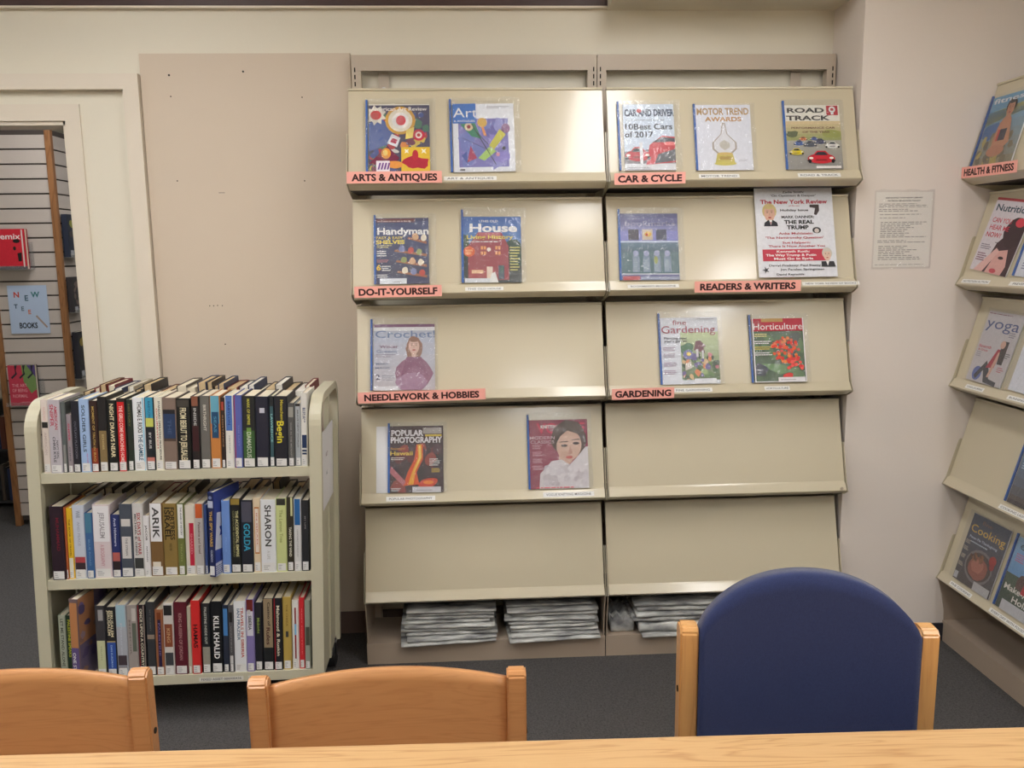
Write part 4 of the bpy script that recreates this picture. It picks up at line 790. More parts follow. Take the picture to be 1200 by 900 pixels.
# (x0, x1, top offset px, colour, bands, texts, description)
ROW1 = [
 (46.7, 55.8, 0, S(220, 208, 200), [(.62, .7, G(40))], [('KILLING RAGE', 0, .9, .72, .4, S(214, 180, 172)), ('AMERICAN', 0, .56, .25, .4, S(196, 180, 172))], 'cream book with small dark spine photo, leftmost'),
 (56, 70, 0, S(186, 180, 188), [], [('AMERICAN', .2, .92, .6, .28, S(180, 60, 84)), ('SNIPER', -.2, .94, .64, .34, S(180, 60, 84)), ('CHRIS KYLE', -.1, .5, .15, .24, S(60, 58, 66)), ('NAVY SEAL', .22, .45, .2, .2, S(80, 78, 86))], 'grey AMERICAN SNIPER book with red title'),
 (70, 75.4, 3, S(92, 98, 98), [(0, .4, S(140, 138, 136))], [], 'thin dark grey-green book beside the AMERICAN SNIPER book'),
 (75.4, 82, 17, S(150, 140, 146), [], [('SNIPER', 0, .85, .55, .45, S(180, 50, 84)), ('CHRIS', 0, .45, .2, .4, S(90, 90, 100))], 'short mauve-grey paperback with pink title'),
 (82, 91.3, 2, S(34, 34, 44), [], [('OUTLAW PLATOON', 0, .72, .2, .35, S(110, 110, 122))], 'navy black book left of SOLDIER GIRLS'),
 (91.3, 103.3, 0, S(158, 184, 222), [], [('SOLDIER GIRLS', -.05, .92, .28, .38, S(60, 74, 96)), ('HELEN THORPE', .2, .26, .12, .16, S(190, 100, 160))], 'light blue SOLDIER GIRLS book'),
 (103.3, 112.8, 2, S(52, 32, 30), [(0, .34, S(140, 58, 38))], [('MOMENT OF TRUTH IN IRAQ', 0, .92, .15, .36, S(190, 160, 90))], 'dark brown book with gold spine title and rust foot'),
 (112.8, 123.7, -2, S(34, 32, 34), [(0, .55, S(132, 112, 76))], [('ECHOES', 0, .5, .3, .25, S(190, 170, 120))], 'black and tan book left of NIGHT DRAWS NEAR'),
 (123.7, 135.3, 2, S(26, 28, 28), [], [('NIGHT DRAWS NEAR', 0, .95, .2, .5, S(226, 214, 176))], 'black NIGHT DRAWS NEAR book'),
 (135.3, 145.8, 0, S(40, 38, 34), [(0, .95, S(204, 32, 38))], [('THE GIRLS COME MARCHING HOME', 0, .9, .13, .5, S(240, 205, 200))], 'bright red THE GIRLS COME MARCHING HOME book'),
 (145.8, 153.3, 2, S(42, 50, 44), [], [('HISTORY', 0, .94, .62, .4, S(110, 110, 64))], 'dark green book left of THE GAMBLE'),
 (153.3, 167.5, 0, S(228, 232, 238), [(0, 1, S(140, 200, 226), .88, 1)], [('THOMAS E. RICKS', .1, .95, .52, .42, G(30)), ('THE GAMBLE', .1, .5, .14, .42, S(40, 90, 120))], 'white THOMAS E. RICKS THE GAMBLE book'),
 (167.5, 178.7, 0, S(34, 38, 44), [(.72, 1, S(60, 150, 186)), (.6, .72, S(196, 200, 100)), (.1, .18, S(196, 120, 110))], [('BABYLON', 0, .95, .72, .3, S(40, 90, 120)), ('BY BUS', 0, .52, .3, .3, G(200))], 'blue, yellow and black book right of THE GAMBLE'),
 (178.7, 188.3, 0, S(226, 222, 208), [], [('STANDARD OPERATING PROCEDURE', .18, .95, .14, .3, G(50)), ('GOUREVITCH', -.22, .85, .3, .2, S(190, 60, 60))], 'cream STANDARD OPERATING PROCEDURE book'),
 (188.3, 204.7, 1, S(130, 112, 102), [(.78, .84, S(44, 42, 46)), (.44, .78, S(44, 62, 96)), (.4, .44, S(80, 66, 60))], [('THE', 0, .7, .5, .3, S(70, 88, 120))], 'wide brown book with dark blue spine block'),
 (204.7, 221.3, 2, S(22, 24, 24), [(.885, .98, S(70, 66, 62))], [('FROM BEIRUT TO JERUSALEM', 0, .87, .1, .5, CR)], 'black FROM BEIRUT TO JERUSALEM book'),
 (221.9, 231.9, 0, S(36, 32, 34), [(.87, 1, S(132, 84, 66)), (.25, .6, S(62, 34, 38))], [('INSIDE', 0, .84, .6, .4, G(190))], 'black INSIDE book with brown spine head'),
 (231.9, 244, 0, S(106, 104, 100), [], [('BIRTHRIGHT', 0, .88, .52, .34, S(206, 202, 190))], 'grey BIRTHRIGHT book'),
 (244, 256.4, 0, S(196, 128, 66), [(.62, 1, S(100, 162, 186)), (.42, .78, S(34, 72, 108), .1, .9)], [('SEAS', 0, .72, .5, .3, S(80, 140, 170))], 'orange and blue book with dark blue oval'),
 (256.4, 262, 2, S(48, 36, 34), [(.82, .94, S(172, 74, 60))], [('RESISTANCE', 0, .75, .3, .45, S(160, 130, 100))], 'narrow black-brown book right of the orange and blue book'),
 (262, 272, 0, S(226, 224, 216), [(.52, 1, S(78, 116, 184))], [('BABYLON', 0, .92, .6, .35, S(40, 60, 120)), ('HISTORY', 0, .45, .2, .2, G(160))], 'book with blue upper and white lower spine'),
 (272, 282.3, 0, S(86, 98, 168), [(0, 1, S(180, 60, 74), 0, .12)], [('THE LAST', .1, .6, .3, .2, S(120, 130, 190))], 'periwinkle blue book with red edge'),
 (282.3, 298, 1, S(36, 38, 40), [(.12, .52, S(62, 96, 56)), (.42, .56, S(110, 150, 70), .3, .7)], [('MARK OF EMPIRE', 0, .96, .6, .24, S(196, 190, 80)), ('DAMASCUS', 0, .5, .14, .38, S(190, 200, 180))], 'black book with green lower spine and yellow title'),
 (298, 313.8, 2, S(36, 38, 54), [(.77, .84, S(190, 192, 205), .3, .75)], [], 'navy-black book with small silver emblem'),
 (313.8, 320.8, 2, S(32, 36, 42), [(.0, .86, S(62, 92, 100), .1, .9)], [('LAWRENCE', 0, .75, .35, .5, S(140, 196, 196))], 'narrow slate-teal book left of the Begin book'),
 (320.8, 336.5, 2, S(32, 34, 44), [], [('Menachem', .1, .95, .66, .26, S(196, 180, 60)), ('Begin', -.05, .65, .34, .6, S(222, 208, 60))], 'navy black Menachem Begin book with yellow title'),
 (336.5, 344.6, 10, S(84, 84, 84), [(.78, .94, S(150, 150, 144))], [('WAR IN THE MIDEAST', 0, .7, .15, .3, G(150))], 'dark grey book right of the Begin book'),
 (344.6, 352.3, 11, S(168, 174, 180), [(.96, 1, G(40))], [('BRAVE NEW WORLD', 0, .9, .3, .3, G(90))], 'short pale grey book near the right end'),
 (352.3, 360.3, -1, S(222, 220, 214), [(.25, .43, S(34, 54, 92)), (.2, .225, S(34, 54, 92)), (.16, .185, S(34, 54, 92))], [('KING', .15, .8, .6, .3, S(60, 70, 110)), ('BOOK', -.15, .8, .64, .3, S(60, 70, 110))], 'white book with navy block, rightmost'),
]
ROW2 = [
 (54.5, 70.4, 0, S(44, 28, 40), [], [('MUHAMMAD', .1, .85, .4, .26, S(120, 34, 50))], 'very dark maroon book, leftmost'),
 (70.4, 73.2, 2, S(178, 92, 52), [], [], 'thin orange-brown book beside the maroon one'),
 (73.2, 80.3, 3, S(222, 178, 42), [(.12, .3, S(220, 216, 200))], [('THE BOOK OF TRAVEL', 0, .85, .32, .36, S(90, 70, 30))], 'yellow and white book near the left end'),
 (80.3, 94.5, 0, S(196, 202, 216), [(.12, .22, S(60, 46, 52)), (.22, .3, S(172, 70, 76))], [('WAR', 0, .93, .83, .4, S(130, 140, 160)), ('AND PEACE', 0, .78, .45, .24, S(160, 168, 186))], 'pale blue-grey book with red foot'),
 (94.5, 104, 9, S(60, 98, 148), [(.7, 1, S(76, 124, 150))], [('BLUE ROAD', 0, .6, .2, .3, S(110, 146, 186))], 'medium blue book with teal top'),
 (104, 124.7, 0, S(212, 198, 202), [(.5, .985, S(226, 224, 228))], [('JERUSALEM', .05, .9, .55, .3, S(150, 146, 152)), ('A BIOGRAPHY', .0, .46, .16, .24, S(196, 150, 160))], 'wide white and pale pink JERUSALEM book'),
 (124.7, 135.8, 12, S(40, 50, 104), [(.26, .4, S(176, 96, 90)), (.12, .26, S(50, 40, 42))], [('Arab Nightmare', 0, .95, .5, .3, S(200, 205, 225))], 'short navy book with orange sunset foot'),
 (135.8, 151, 0, S(74, 80, 92), [(.7, .8, S(206, 202, 200), .08, .92), (.26, .56, S(206, 202, 200), .08, .92)], [('THE SYRIAN', -.0, .54, .3, .2, G(120))], 'slate grey book with two white spine panels'),
 (151, 163.8, 0, S(206, 204, 202), [(.1, .26, S(60, 62, 62))], [('SIX DAYS of WAR', .12, .88, .3, .38, S(160, 40, 50)), ('MICHAEL B. OREN', -.25, .86, .3, .2, G(50))], 'light grey SIX DAYS of WAR book with red title'),
 (163.8, 171.2, 14, S(224, 222, 224), [], [('JACOB', 0, .85, .6, .4, G(60)), ('NATHAN', 0, .5, .25, .3, G(80))], 'short narrow white book left of ARIK'),
 (171.2, 187, 0, S(122, 92, 56), [(.48, 1, S(226, 226, 230)), (.08, .2, S(222, 214, 200), .1, .8)], [('ARIK', 0, .95, .52, .56, G(70))], 'ARIK book, white above and brown below'),
 (187, 204, 1, S(140, 116, 64), [], [('FORTRESS', .2, .95, .5, .36, S(40, 34, 26)), ('ISRAEL', -.2, .95, .5, .42, S(40, 34, 26)), ('PATRICK TYLER', .0, .45, .35, .18, S(70, 56, 36))], 'olive brown FORTRESS ISRAEL book'),
 (204, 212.7, 1, S(108, 116, 62), [(.52, .99, S(222, 222, 220))], [('THE ARABS OF HISTORY', .1, .95, .56, .3, G(90)), ('TRUTH', 0, .45, .2, .3, S(150, 156, 100))], 'white over olive green book'),
 (212.7, 225, 4, S(214, 206, 194), [(.1, .75, S(186, 38, 64), .4, .95)], [('SHARED', .15, .6, .3, .25, S(220, 130, 140))], 'cream book with red arrow on spine'),
 (225, 235.6, 2, S(186, 180, 178), [(.8, 1, S(200, 96, 52))], [('Palestine and Israel', 0, .74, .3, .34, S(110, 90, 84))], 'pale grey book with orange spine head'),
 (235.6, 239.5, 4, S(70, 92, 150), [], [], 'thin blue book left of the protruding spy-war book'),
 (256.5, 266.7, 0, S(112, 148, 214), [], [('PEACE', 0, .5, .3, .2, S(130, 165, 225))], 'light blue book right of the protruding spy-war book'),
 (266.7, 279.7, -2, S(28, 30, 30), [(.92, 1, S(150, 128, 62))], [('THE ACCIDENTAL EMPIRE', .18, .84, .22, .3, S(210, 205, 150)), ('GERSHOM GORENBERG', -.2, .84, .22, .2, S(120, 120, 84))], 'black THE ACCIDENTAL EMPIRE book'),
 (279.7, 294.2, 0, S(34, 38, 48), [(.7, .98, S(78, 78, 92))], [('GOLDA', 0, .68, .3, .6, S(58, 158, 190))], 'black GOLDA book with teal letters'),
 (294.2, 303.7, -2, S(220, 200, 170), [(.25, .88, S(190, 120, 60), .1, .9), (.27, .86, S(226, 214, 200), .2, .8)], [('IN ISRAEL', 0, .8, .35, .2, S(196, 110, 100))], 'cream book with orange framed spine panel'),
 (303.7, 322, 0, S(222, 224, 228), [], [('SHARON', 0, .93, .36, .46, G(60)), ('A LIFE', 0, .3, .18, .2, G(190))], 'wide white SHARON book'),
 (322, 335, -1, S(196, 204, 142), [(.91, 1, S(56, 56, 52))], [('The Lemon Tree', 0, .85, .4, .36, S(150, 158, 96))], 'pale green The Lemon Tree book'),
 (335, 343.6, -2, S(50, 46, 36), [(.75, 1, S(196, 196, 150), .6, 1)], [('TAKING THE WIND', 0, .6, .2, .45, S(222, 220, 200))], 'dark olive book with white title'),
 (343.6, 352.8, 0, S(206, 206, 206), [(.64, 1, S(44, 100, 160))], [('UNDERSTANDING', 0, .58, .2, .2, G(150))], 'book with blue top and pale grey spine'),
 (352.8, 362.5, 2, S(40, 42, 46), [], [('MY LIFE', 0, .78, .6, .2, G(150))], 'black-grey book, rightmost'),
]
ROW3 = [
 (63, 72, 8, S(172, 178, 160), [], [('LET ME STAND ALONE', 0, .95, .2, .46, S(70, 74, 66))], 'grey-green LET ME STAND ALONE book, leftmost'),
 (72, 80.5, 8, S(36, 58, 40), [], [('PALESTINE SPEAKS', 0, .94, .35, .46, S(196, 200, 60))], 'dark green PALESTINE SPEAKS book'),
 (106.8, 118.7, -2, S(60, 58, 62), [(.0, .52, S(196, 200, 160)), (.8, .95, S(160, 158, 158), .3, .9)], [('TRUTH', 0, .45, .25, .2, S(160, 166, 130))], 'book with dark photo top and pale yellow-green foot'),
 (118.7, 130.9, 0, S(34, 34, 38), [(.1, .5, S(52, 84, 164)), (.5, .52, S(170, 150, 100))], [('JERUSALEM', .18, .96, .58, .3, CR), ('JERUSALEM', -.18, .96, .6, .3, CR), ('DAN KURZMAN', 0, .46, .14, .2, S(160, 190, 230))], 'JERUSALEM JERUSALEM book, black over blue'),
 (130.9, 143.5, -2, S(172, 176, 186), [(.7, 1, S(160, 190, 204)), (.16, .3, S(72, 62, 68)), (.1, .14, S(90, 80, 90))], [('Pictures', 0, .75, .3, .2, S(190, 196, 206))], 'pale blue book with dark figures at the foot'),
 (143.5, 156.2, -1, S(160, 152, 148), [(.35, .75, S(96, 104, 92), .5, .95), (.78, .96, S(196, 190, 186), .5, .95)], [('MEMOIR', -.25, .8, .3, .2, S(130, 120, 118))], 'mottled grey book left of ONCE UPON A COUNTRY'),
 (156.2, 166, -1, S(28, 26, 28), [(0, 1, S(130, 34, 44), 0, .14), (0, 1, S(150, 132, 126), .84, 1)], [('ONCE UPON A COUNTRY', 0, .95, .14, .4, S(216, 212, 190))], 'black ONCE UPON A COUNTRY book with red edge'),
 (166.4, 177.2, -4, S(52, 54, 58), [(.5, .56, S(150, 134, 120))], [('MY ENEMY', 0, .9, .6, .2, G(100))], 'dark grey book with small pale emblem'),
 (177.2, 187.5, 5, S(150, 96, 64), [(.05, .88, S(40, 30, 62), .25, .75), (.85, .96, S(120, 62, 34), .2, .8)], [('PALESTINE', 0, .8, .3, .24, S(120, 100, 150))], 'orange-brown patterned book with navy spine panel'),
 (187.5, 199.4, -2, S(206, 200, 196), [(.84, .98, G(40)), (.4, .72, S(136, 76, 52)), (.14, .32, S(64, 66, 70))], [('KING', 0, .66, .46, .4, S(190, 150, 110))], 'white book with photo and brown spine blocks'),
 (199.7, 215.2, -3, S(92, 26, 40), [], [('KING HUSSEIN OF JORDAN', 0, .85, .2, .28, S(176, 130, 130))], 'maroon KING HUSSEIN OF JORDAN book'),
 (215.3, 220, 3, S(184, 178, 158), [], [], 'thin cream book left of HAMAS'),
 (220, 231, -4, S(206, 44, 44), [(0, .03, S(160, 30, 34))], [('HAMAS', 0, .68, .36, .56, S(44, 16, 18))], 'red HAMAS book with black letters'),
 (232, 243, 0, S(32, 34, 38), [(.12, .38, S(150, 146, 134))], [('PALESTINE INSIDE OUT', .0, .95, .42, .32, S(200, 200, 190))], 'black and grey PALESTINE INSIDE OUT book'),
 (243.4, 257.2, -2, S(20, 22, 26), [], [('KILL KHALID', 0, .8, .2, .56, WHITE)], 'black KILL KHALID book with white letters'),
 (257.4, 264.8, 3, S(44, 50, 66), [(.55, .95, S(76, 130, 190))], [], 'narrow blue and black book right of KILL KHALID'),
 (264.8, 270.8, 3, S(86, 84, 88), [(.75, .9, G(36)), (.13, .25, S(206, 206, 206))], [('WAITING', 0, .7, .3, .3, G(150))], 'narrow dark grey book left of TRAVELS IN SIBERIA'),
 (271, 285.8, -1, S(222, 224, 228), [], [('TRAVELS IN SIBERIA', .22, .92, .2, .26, S(186, 84, 70)), ('IAN FRAZIER', -.12, .9, .45, .26, S(80, 110, 140))], 'white IAN FRAZIER TRAVELS IN SIBERIA book'),
 (285.8, 295.7, -3, S(130, 118, 172), [(.5, .84, S(206, 204, 214)), (.84, 1, S(110, 40, 36)), (.8, .86, G(190), .1, .6)], [('SIBERIA', 0, .78, .58, .5, G(40))], 'white and violet SIBERIA book'),
 (295.7, 305.2, 2, S(34, 34, 40), [], [('Midnight', 0, .78, .55, .4, S(150, 170, 80))], 'black book right of the SIBERIA book'),
 (305.8, 318.8, -3, S(30, 32, 34), [(.32, 1, S(148, 130, 104))], [('Casino of', .1, .95, .62, .28, S(50, 40, 34)), ('Rules', -.0, .6, .36, .4, S(70, 30, 30))], 'black book with tan upper spine'),
 (318.8, 329.5, -3, S(28, 30, 36), [(0, 1, S(176, 36, 44), 0, .1)], [('Mahmoud & Ruskin', .05, .9, .2, .42, S(220, 214, 190))], 'black book with red left edge and cream title'),
 (329.8, 340.3, -4, S(178, 152, 78), [(.45, .53, G(60), .3, .7)], [('THE CHEKA', 0, .9, .6, .26, S(130, 104, 50))], 'gold-tan book with small dark emblem'),
 (340.9, 349.2, 1, S(220, 218, 214), [(.15, .9, S(140, 28, 34), .35, .65), (.5, .66, S(130, 180, 220), .3, .7)], [], 'white book with dark red and blue stripe'),
 (349.4, 356.3, -2, S(204, 42, 50), [], [('RED NOTICE', 0, .85, .2, .24, S(230, 120, 120))], 'narrow red book near the right end'),
 (356.5, 363.6, 1, S(146, 152, 140), [(.35, .62, S(74, 74, 64))], [], 'grey-green book, rightmost'),
]
def truck_M(x, y, z): return TM @ T(x + SHEAR * (z - .5), y, z) @ R(SHEAR, 'Y')
names = ['the top truck shelf', 'the middle truck shelf', 'the bottom truck shelf']
for ri, (rows, z, px0, px1, h0) in enumerate(((ROW1, ZS[0], 44.4, 362.5, .236), (ROW2, ZS[1], 49, 364.5, .245), (ROW3, ZS[2], 56, 366, .243))):
    k = .84 / (px1 - px0)
    for (x0, x1, dt, c, bands, texts, desc) in rows:
        lx = ((x0 + x1) / 2 - px0) * k - .42; w = (x1 - x0) * k - .0006
        book('%s, on %s' % (desc, names[ri]), truck_M(lx, -.197 + rnd.uniform(-.003, .004), z), w, h0 - dt * .0029, rnd.uniform(.140, .155), c, tuple(bands), tuple(texts), group='books in the front row of ' + names[ri])
# the two books that stick out in front
t = book('blue THE SPY WARS book sticking out crookedly, on the middle truck shelf', truck_M((248.2 - 49) * (.84 / 315.5) - .42 - .003, -.222, ZS[1]) @ R(-.30, 'Z'), .022, .282, .15, S(40, 54, 120), (), (), sticker=False, group='books in the front row of the middle truck shelf')
P = Print(.018, .282); P.rect(0, 0, 1, 1, S(32, 40, 84)); P.rect(0, .82, 1, .9, S(190, 195, 215)); P.text('THE SPY WARS', 0.5, .57, .42, .5, S(200, 160, 80), .03, 1); P.text('GORDON', .5, .25, .14, .34, S(200, 205, 225), .01, 1); P.rect(.05, .02, .95, .13, S(220, 220, 222)); P.ell(.5, .94, .3, .02, S(120, 130, 170)); P.build('spine_print', M_spine, t, (-.009, -.0004, 0))
P = Print(.15, .282); P.rect(0, 0, 1, 1, S(56, 72, 150)); P.pp([(.0, .32), (.35, .3), (.9, .5), (.95, .8), (.5, .72), (.1, .75)], S(206, 210, 225)); star(P, .35, .52, .2, .12, S(40, 60, 150), 6); P.rect(0, .0, .8, .16, S(190, 196, 215)); P.lines(0, .02, .7, .14, 5, S(70, 80, 140)); P.build('front_cover_print', M_spine, t, (.0113, .002, 0), (0, 1, 0))
t = book('tall brown and purple book sticking out, on the bottom truck shelf', truck_M((86.5 - 56) * (.84 / 310) - .42, -.222, ZS[2]) @ R(-.14, 'Z'), .030, .285, .17, S(110, 92, 96), ((.42, .96, S(186, 128, 84)), (0, .42, S(96, 80, 130))), (('ONE STATE', -.15, .36, .04, .4, G(225)),), sticker=False, group='books in the front row of the bottom truck shelf')
P = Print(.168, .285); P.rect(0, 0, 1, 1, S(104, 92, 118)); P.rect(0, .45, .55, 1, S(172, 122, 88)); blobs(P, 22, [S(84, 74, 110), S(150, 130, 140), S(120, 100, 150), S(140, 108, 96)], 0, .05, 1, .95, (.04, .1)); P.build('front_cover_print', M_spine, t, (.0153, .002, 0), (0, 1, 0))
# rear rows: only the tops show
rc = [S(120, 40, 44), S(36, 36, 40), S(80, 70, 62), S(40, 54, 90), S(190, 180, 160), S(60, 60, 64), S(96, 50, 36)]
pg = [M_pages, mat('book_pages_white', S(228, 224, 214), .85, var=.08, nscale=3, stretch=(400, 1, 1)), mat('book_pages_tan', S(204, 180, 140), .85, var=.08, nscale=3, stretch=(400, 1, 1))]
for ri, z in enumerate(ZS):
    x = -.405 + (0.06 if ri == 0 else 0); cnt = 0
    while x < .40:
        w = rnd.uniform(.020, .042) if ri == 0 else rnd.uniform(.026, .045)
        if x + w > .412: break
        h = (rnd.uniform(.215, .25) if ri == 0 else rnd.uniform(.2, .25)); h += .02 if rnd.random() < .12 else 0
        book('rear-row book on %s, showing its top, %s from the left end' % (names[ri], ORD[cnt]), truck_M(x + w / 2, .188, z) @ R(PI, 'Z') @ R(2 * SHEAR, 'Y'), w - .001, h, rnd.uniform(.16, .20) if ri == 0 else .17, rnd.choice(rc), sticker=False, group='books in the rear row of ' + names[ri], page=rnd.choice(pg))
        x += w; cnt += 1

# ================================================================== TABLE AND CHAIRS
TBM = T(-0.40, -2.055, 0) @ R(-0.0245, 'Z')
tb = thing('library_table', 'long pale oak library table in the foreground', 'table', TBM)
box('tabletop', -1.55, 1.55, -1.22, 0.0, 0.705, 0.74, M_table, tb, 0.004)
for x in (-1.46, 1.46):
    for y in (-1.12, -.1): box('leg', x - .035, x + .035, y - .035, y + .035, 0, .7048, M_beech, tb, .004)
bm = bmesh.new(); add_box(bm, -1.42, 1.42, -.115, -.09, .66, .7045); add_box(bm, -1.42, 1.42, -1.135, -1.11, .62, .7045); obj('apron', bm, M_beech, tb)

def curved_panel(bm, hw, zf, y_of, th, nx=24, nz=8, zb=0.0, inner=None):
    """panel between x=-hw..hw, z from zb(x) to zf(x), at depth y_of(x,z), thickness th"""
    g = []
    for side in (0, 1):
        rows = []
        for i in range(nx + 1):
            x = -hw + 2 * hw * i / nx; c = []
            for j in range(nz + 1):
                z0 = zb(x) if callable(zb) else zb; z = z0 + (zf(x) - z0) * j / nz
                c.append(bm.verts.new((x, y_of(x, z) + (th / 2 if side else -th / 2), z)))
            rows.append(c)
        g.append(rows)
    for i in range(nx):
        for j in range(nz):
            bm.faces.new((g[0][i][j], g[0][i + 1][j], g[0][i + 1][j + 1], g[0][i][j + 1])); bm.faces.new((g[1][i][j], g[1][i][j + 1], g[1][i + 1][j + 1], g[1][i + 1][j]))
        bm.faces.new((g[0][i][0], g[1][i][0], g[1][i + 1][0], g[0][i + 1][0])); bm.faces.new((g[0][i][nz], g[0][i + 1][nz], g[1][i + 1][nz], g[1][i][nz]))
    for j in range(nz):
        bm.faces.new((g[0][0][j], g[0][0][j + 1], g[1][0][j + 1], g[1][0][j])); bm.faces.new((g[0][nx][j], g[1][nx][j], g[1][nx][j + 1], g[0][nx][j + 1]))
def chair_base(t, hw, m, zt, pw=.034, pd=.042, seat_m=None, cap=False):
    for s in (-1, 1):
        bm = bmesh.new(); xa, xb = sorted((s * hw, s * (hw - pw)))
        pts = [(-.006, 0.0), (pd - .006, 0.0), (pd + .006, .42), (pd - .0, zt - .012), (pd - .012, zt), (.006, zt), (-.004, zt - .01), (.006, .42)]
        add_prism(bm, pts, xa, xb, 'x'); bmesh.ops.bevel(bm, geom=list(bm.edges), offset=.0035, segments=2, affect='EDGES')
        p = obj('back_post', bm, m, t)
        for z in (zt - .13, zt - .24):
            b2 = bmesh.new(); add_cyl(b2, (s * hw + s * .0005, .018, z), .006, .003, 'x', 12); obj('bolt', b2, M_black, p)
        bm = bmesh.new(); add_box(bm, xa, xb, -.40, -.36, 0, .40, .004); obj('leg', bm, m, t)
        bm = bmesh.new(); add_box(bm, xa + s * 0, xb, -.40, .03, .395, .43, .004); obj('side_rail', bm, m, t)
    box('seat', -hw + pw - .004, hw - pw + .004, -.43, .0, .43, .475, seat_m or m, t, .012)
def wood_chair(M, label):
    t = thing('wooden_chair', label, 'chair', M, 'wooden chairs pushed in at the table')
    hw = .257; chair_base(t, hw, M_chair, .778, .036, .034)
    ih = hw - .034
    bm = bmesh.new(); curved_panel(bm, ih, lambda x: .757 + .017 * (1 - (x / ih) ** 2), lambda x, z: .018 + .022 * (1 - (x / ih) ** 2), .012, zb=.585)
    bmesh.ops.bevel(bm, geom=[e for e in bm.edges if e.calc_face_angle(0) > 1.2], offset=.002, segments=2, affect='EDGES')
    obj('backrest', bm, M_chair, t, True)
    return t
wood_chair(T(-.663, -1.888, 0) @ R(.0, 'Z'), 'orange-brown wooden chair with curved panel back, in front of the truck and rack')
wood_chair(T(-1.376, -1.842, 0) @ R(.02, 'Z'), 'orange-brown wooden chair at the lower left corner, cut by the frame')
bc = thing('upholstered_chair', 'chair with blue upholstered arched back and pale wood posts, at the right', 'chair', T(.1135, -1.925, 0) @ R(-.105, 'Z'))
chair_base(bc, .2345, M_beech, .858, .034, .048, M_blue)
ih = .1995
def arch(x):
    k = max(0.0, 1 - (abs(x) / (ih + .003)) ** 2.15); return .830 + .124 * k ** .60
bm = bmesh.new(); curved_panel(bm, ih, arch, lambda x, z: .012 + .025 * (1 - (x / ih) ** 2), .046, nx=40, nz=12, zb=.592)
bmesh.ops.bevel(bm, geom=[e for e in bm.edges if e.calc_face_angle(0) > 1.0], offset=.014, segments=4, affect='EDGES')
obj('backrest', bm, M_blue, bc, True)

# ================================================================== ROOM BEYOND THE DOORWAY
KX0, KX1, KY, KYB, KH = -3.165, -2.795, 1.60, 2.35, 2.262
kk = thing('slatwall_display', 'free-standing slatwall display with wooden corner posts, seen through the doorway', 'display stand', T(KX1, KY, 0))
box('core', KX0 - KX1 + .006, -.006, .012, KYB - KY, 0.03, KH - .006, M_slatback, kk)
for (x, y) in ((0, 0), (KX0 - KX1, 0), (0, KYB - KY)):
    box('corner_post', x - .016, x + .016, y - .014, y + .018, 0, KH, M_post, kk, .002)
nz_ = 27; dz = .0805
sm1 = sm2 = None
for k in range(nz_):
    z = .06 + k * dz
    if sm1 is None:
        a = box('slat', KX0 - KX1 + .016, -.016, .0, .0115, 0, dz - .009, M_slat, kk); sm1 = a.data
        b = box('slat', -.0055, .004, .018, KYB - KY - .016, 0, dz - .009, M_slat, kk); sm2 = b.data
    else: a = link('slat', sm1, None, kk); b = link('slat', sm2, None, kk)
    a.location = (0, 0, z); b.location = (0, 0, z)
def face_book(label, M, w, h, c, art, th=.03, stand=True):
    t = thing('displayed_book', label, 'book', M, 'books displayed beyond the doorway')
    box('page_block', -w / 2 + .002, w / 2 - .004, .003, th - .003, .002, h - .002, M_pages, t)
    bm = bmesh.new(); add_box(bm, -w / 2, w / 2, 0, .003, 0, h); add_box(bm, -w / 2, w / 2, th - .003, th, 0, h); add_box(bm, -w / 2, -w / 2 + .002, .003, th - .003, 0, h); obj('cover', bm, cover_mat(c), t)
    P = Print(w, h); art(P); P.build('cover_print', M_print, t, (-w / 2, -.0004, 0))
    return t
def stand(label, M, w):
    t = thing('book_holder', label, 'book holder', M, 'clear book holders on the slatwall'); bm = bmesh.new()
    add_box(bm, -w / 2, w / 2, -.05, -.002, -.003, 0); add_box(bm, -w / 2, w / 2, -.052, -.05, -.003, .02); add_box(bm, -w / 2, w / 2, -.004, -.002, 0, .15); obj('holder', bm, M_acrylic, t)
def a_remix(P):
    P.rect(0, 0, 1, 1, S(206, 40, 58)); P.rect(0, 0, 1, .08, S(70, 60, 70)); P.text('remix', .45, .82, .8, .14, S(235, 225, 225), .015); P.ell(.7, .7, .12, .05, BLACK); P.ell(.62, .52, .05, .05, BLACK); P.pp([(.7, .4), (.85, .42), (.83, .2), (.72, .2)], BLACK); P.rect(.88, .06, .93, .98, S(215, 205, 200))
def a_normal(P):
    P.rect(0, 0, 1, 1, S(196, 62, 84)); P.pp([(.5, 1), (1, 1), (1, .4), (.8, .3), (.55, .6)], S(120, 150, 90)); P.pp([(.7, 1), (1, 1), (1, .7)], S(90, 70, 130))
    for u in (.15, .45, .75): P.pp([(u + .1, 1), (u + .2, 1), (u + .12, .8), (u - .05, .7), (u - .02, .66), (u + .18, .78)], S(40, 44, 56))
    for s_, v in (('THE ART', .5), ('OF BEING', .38), ('NORMAL', .24)): P.text(s_, .38, v, .55, .08, S(230, 160, 170), .01)
    P.lines(.4, .08, .8, .11, 1, S(220, 150, 160))
def dark_case(c1, c2):
    def f(P): P.rect(0, 0, 1, 1, c1); P.ell(.4, .78, .2, .1, c2, 10, 0, .5); P.rect(.12, .05, .4, .16, S(170, 172, 178)); blobs(P, 8, [c2, S(80, 70, 70), S(50, 50, 56)], .1, .2, .95, .7, (.06, .16))
    return f
stand('clear book holder under the red remix book', T(-3.03, 1.596, 1.492), .2)
face_book('red remix book on the slatwall', T(-3.03, 1.553, 1.4925), .16, .222, S(150, 30, 44), a_remix)
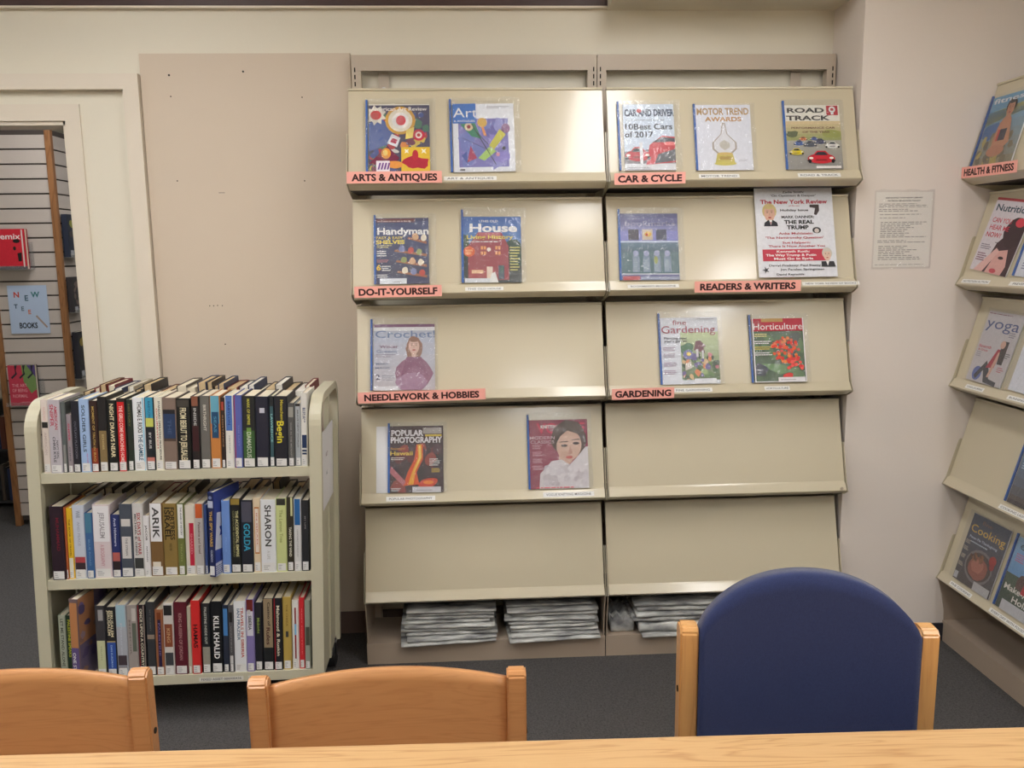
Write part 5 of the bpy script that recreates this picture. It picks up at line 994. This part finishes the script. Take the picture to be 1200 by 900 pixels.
t = thing('new_teen_books_sign', 'pale blue sign reading NEW TEEN BOOKS on the slatwall', 'sign', T(-2.988, 1.5945, 1.130))
box('sheet', -.108, .108, 0, .0012, 0, .272, mat('sign_paper', S(178, 196, 222), .6, var=.02), t)
P = Print(.216, .272)
for s_, u, v, hh, c in (('N', .22, .81, .11, S(196, 70, 50)), ('E', .47, .74, .11, S(70, 100, 120)), ('W', .7, .81, .11, S(60, 120, 125)), ('T', .18, .57, .085, S(60, 84, 110)), ('E', .35, .52, .085, S(90, 110, 130)), ('E', .52, .45, .085, S(210, 120, 90))): P.text(s_, u, v, None, hh, c, .03)
P.text('BOOKS', .46, .17, .46, .11, S(36, 42, 50), .03); P.pp([(.66, .36), (.7, .38), (.95, .14), (.92, .11)], S(170, 150, 140)); P.build('lettering', M_card, t, (-.108, -.0003, 0))
stand('clear book holder under the pink and green book', T(-3.04, 1.596, .722), .2)
face_book('pink and green book with running legs on the slatwall', T(-3.042, 1.553, .7225), .150, .232, S(60, 50, 60), a_normal)
RS = R(PI / 2, 'Z')
for z, y, h, lab, c1, c2 in ((1.556, 1.70, .24, 'upper dark blue case on the slatwall side', S(36, 44, 62), S(150, 150, 70)), (1.244, 1.69, .20, 'middle dark grey case on the slatwall side', S(48, 46, 50), S(110, 96, 90)), (.86, 1.70, .27, 'lower dark case on the slatwall side', S(40, 40, 48), S(150, 130, 60))):
    stand('clear holder under the ' + lab, T(KX1 + .0065, y, z - .0005) @ RS, .16)
    face_book(lab, T(KX1 + .045, y, z) @ RS @ R(.0, 'Z'), .135, h, c1, dark_case(c1, c2), .03)
# dark bookcase to the left, mostly hidden
t = thing('dark_bookcase', 'dark metal bookcase left of the slatwall display beyond the doorway', 'bookcase', T(-3.45, 1.95, 0))
M_dk = mat('dark_case_paint', S(60, 60, 62), .5)
for x in (-.22, .22): box('side', x - .01, x + .01, 0, .3, 0, 1.0, M_dk, t)
for z in (.05, .38, .70, .99): box('shelf', -.21, .21, 0, .3, z - .012, z, M_dk, t)
box('back', -.21, .21, .29, .3, 0, 1.0, M_dk, t)
for z in (.0505, .3805, .7005):
    x = -3.45 + .0; cnt = 0
    while x < -3.45 + .17:
        w = rnd.uniform(.02, .035); hh = rnd.uniform(.2, .26)
        cnt += 1; book('%s book on the %s shelf of the dark bookcase beyond the doorway' % (ORD[cnt - 1], {0: 'lowest', 3: 'middle', 7: 'upper'}[int(z * 10)]), T(x + w / 2, 1.97, z), w - .001, hh, .15, rnd.choice(rc + [S(200, 196, 190)]), sticker=False, group='books on the dark bookcase'); x += w
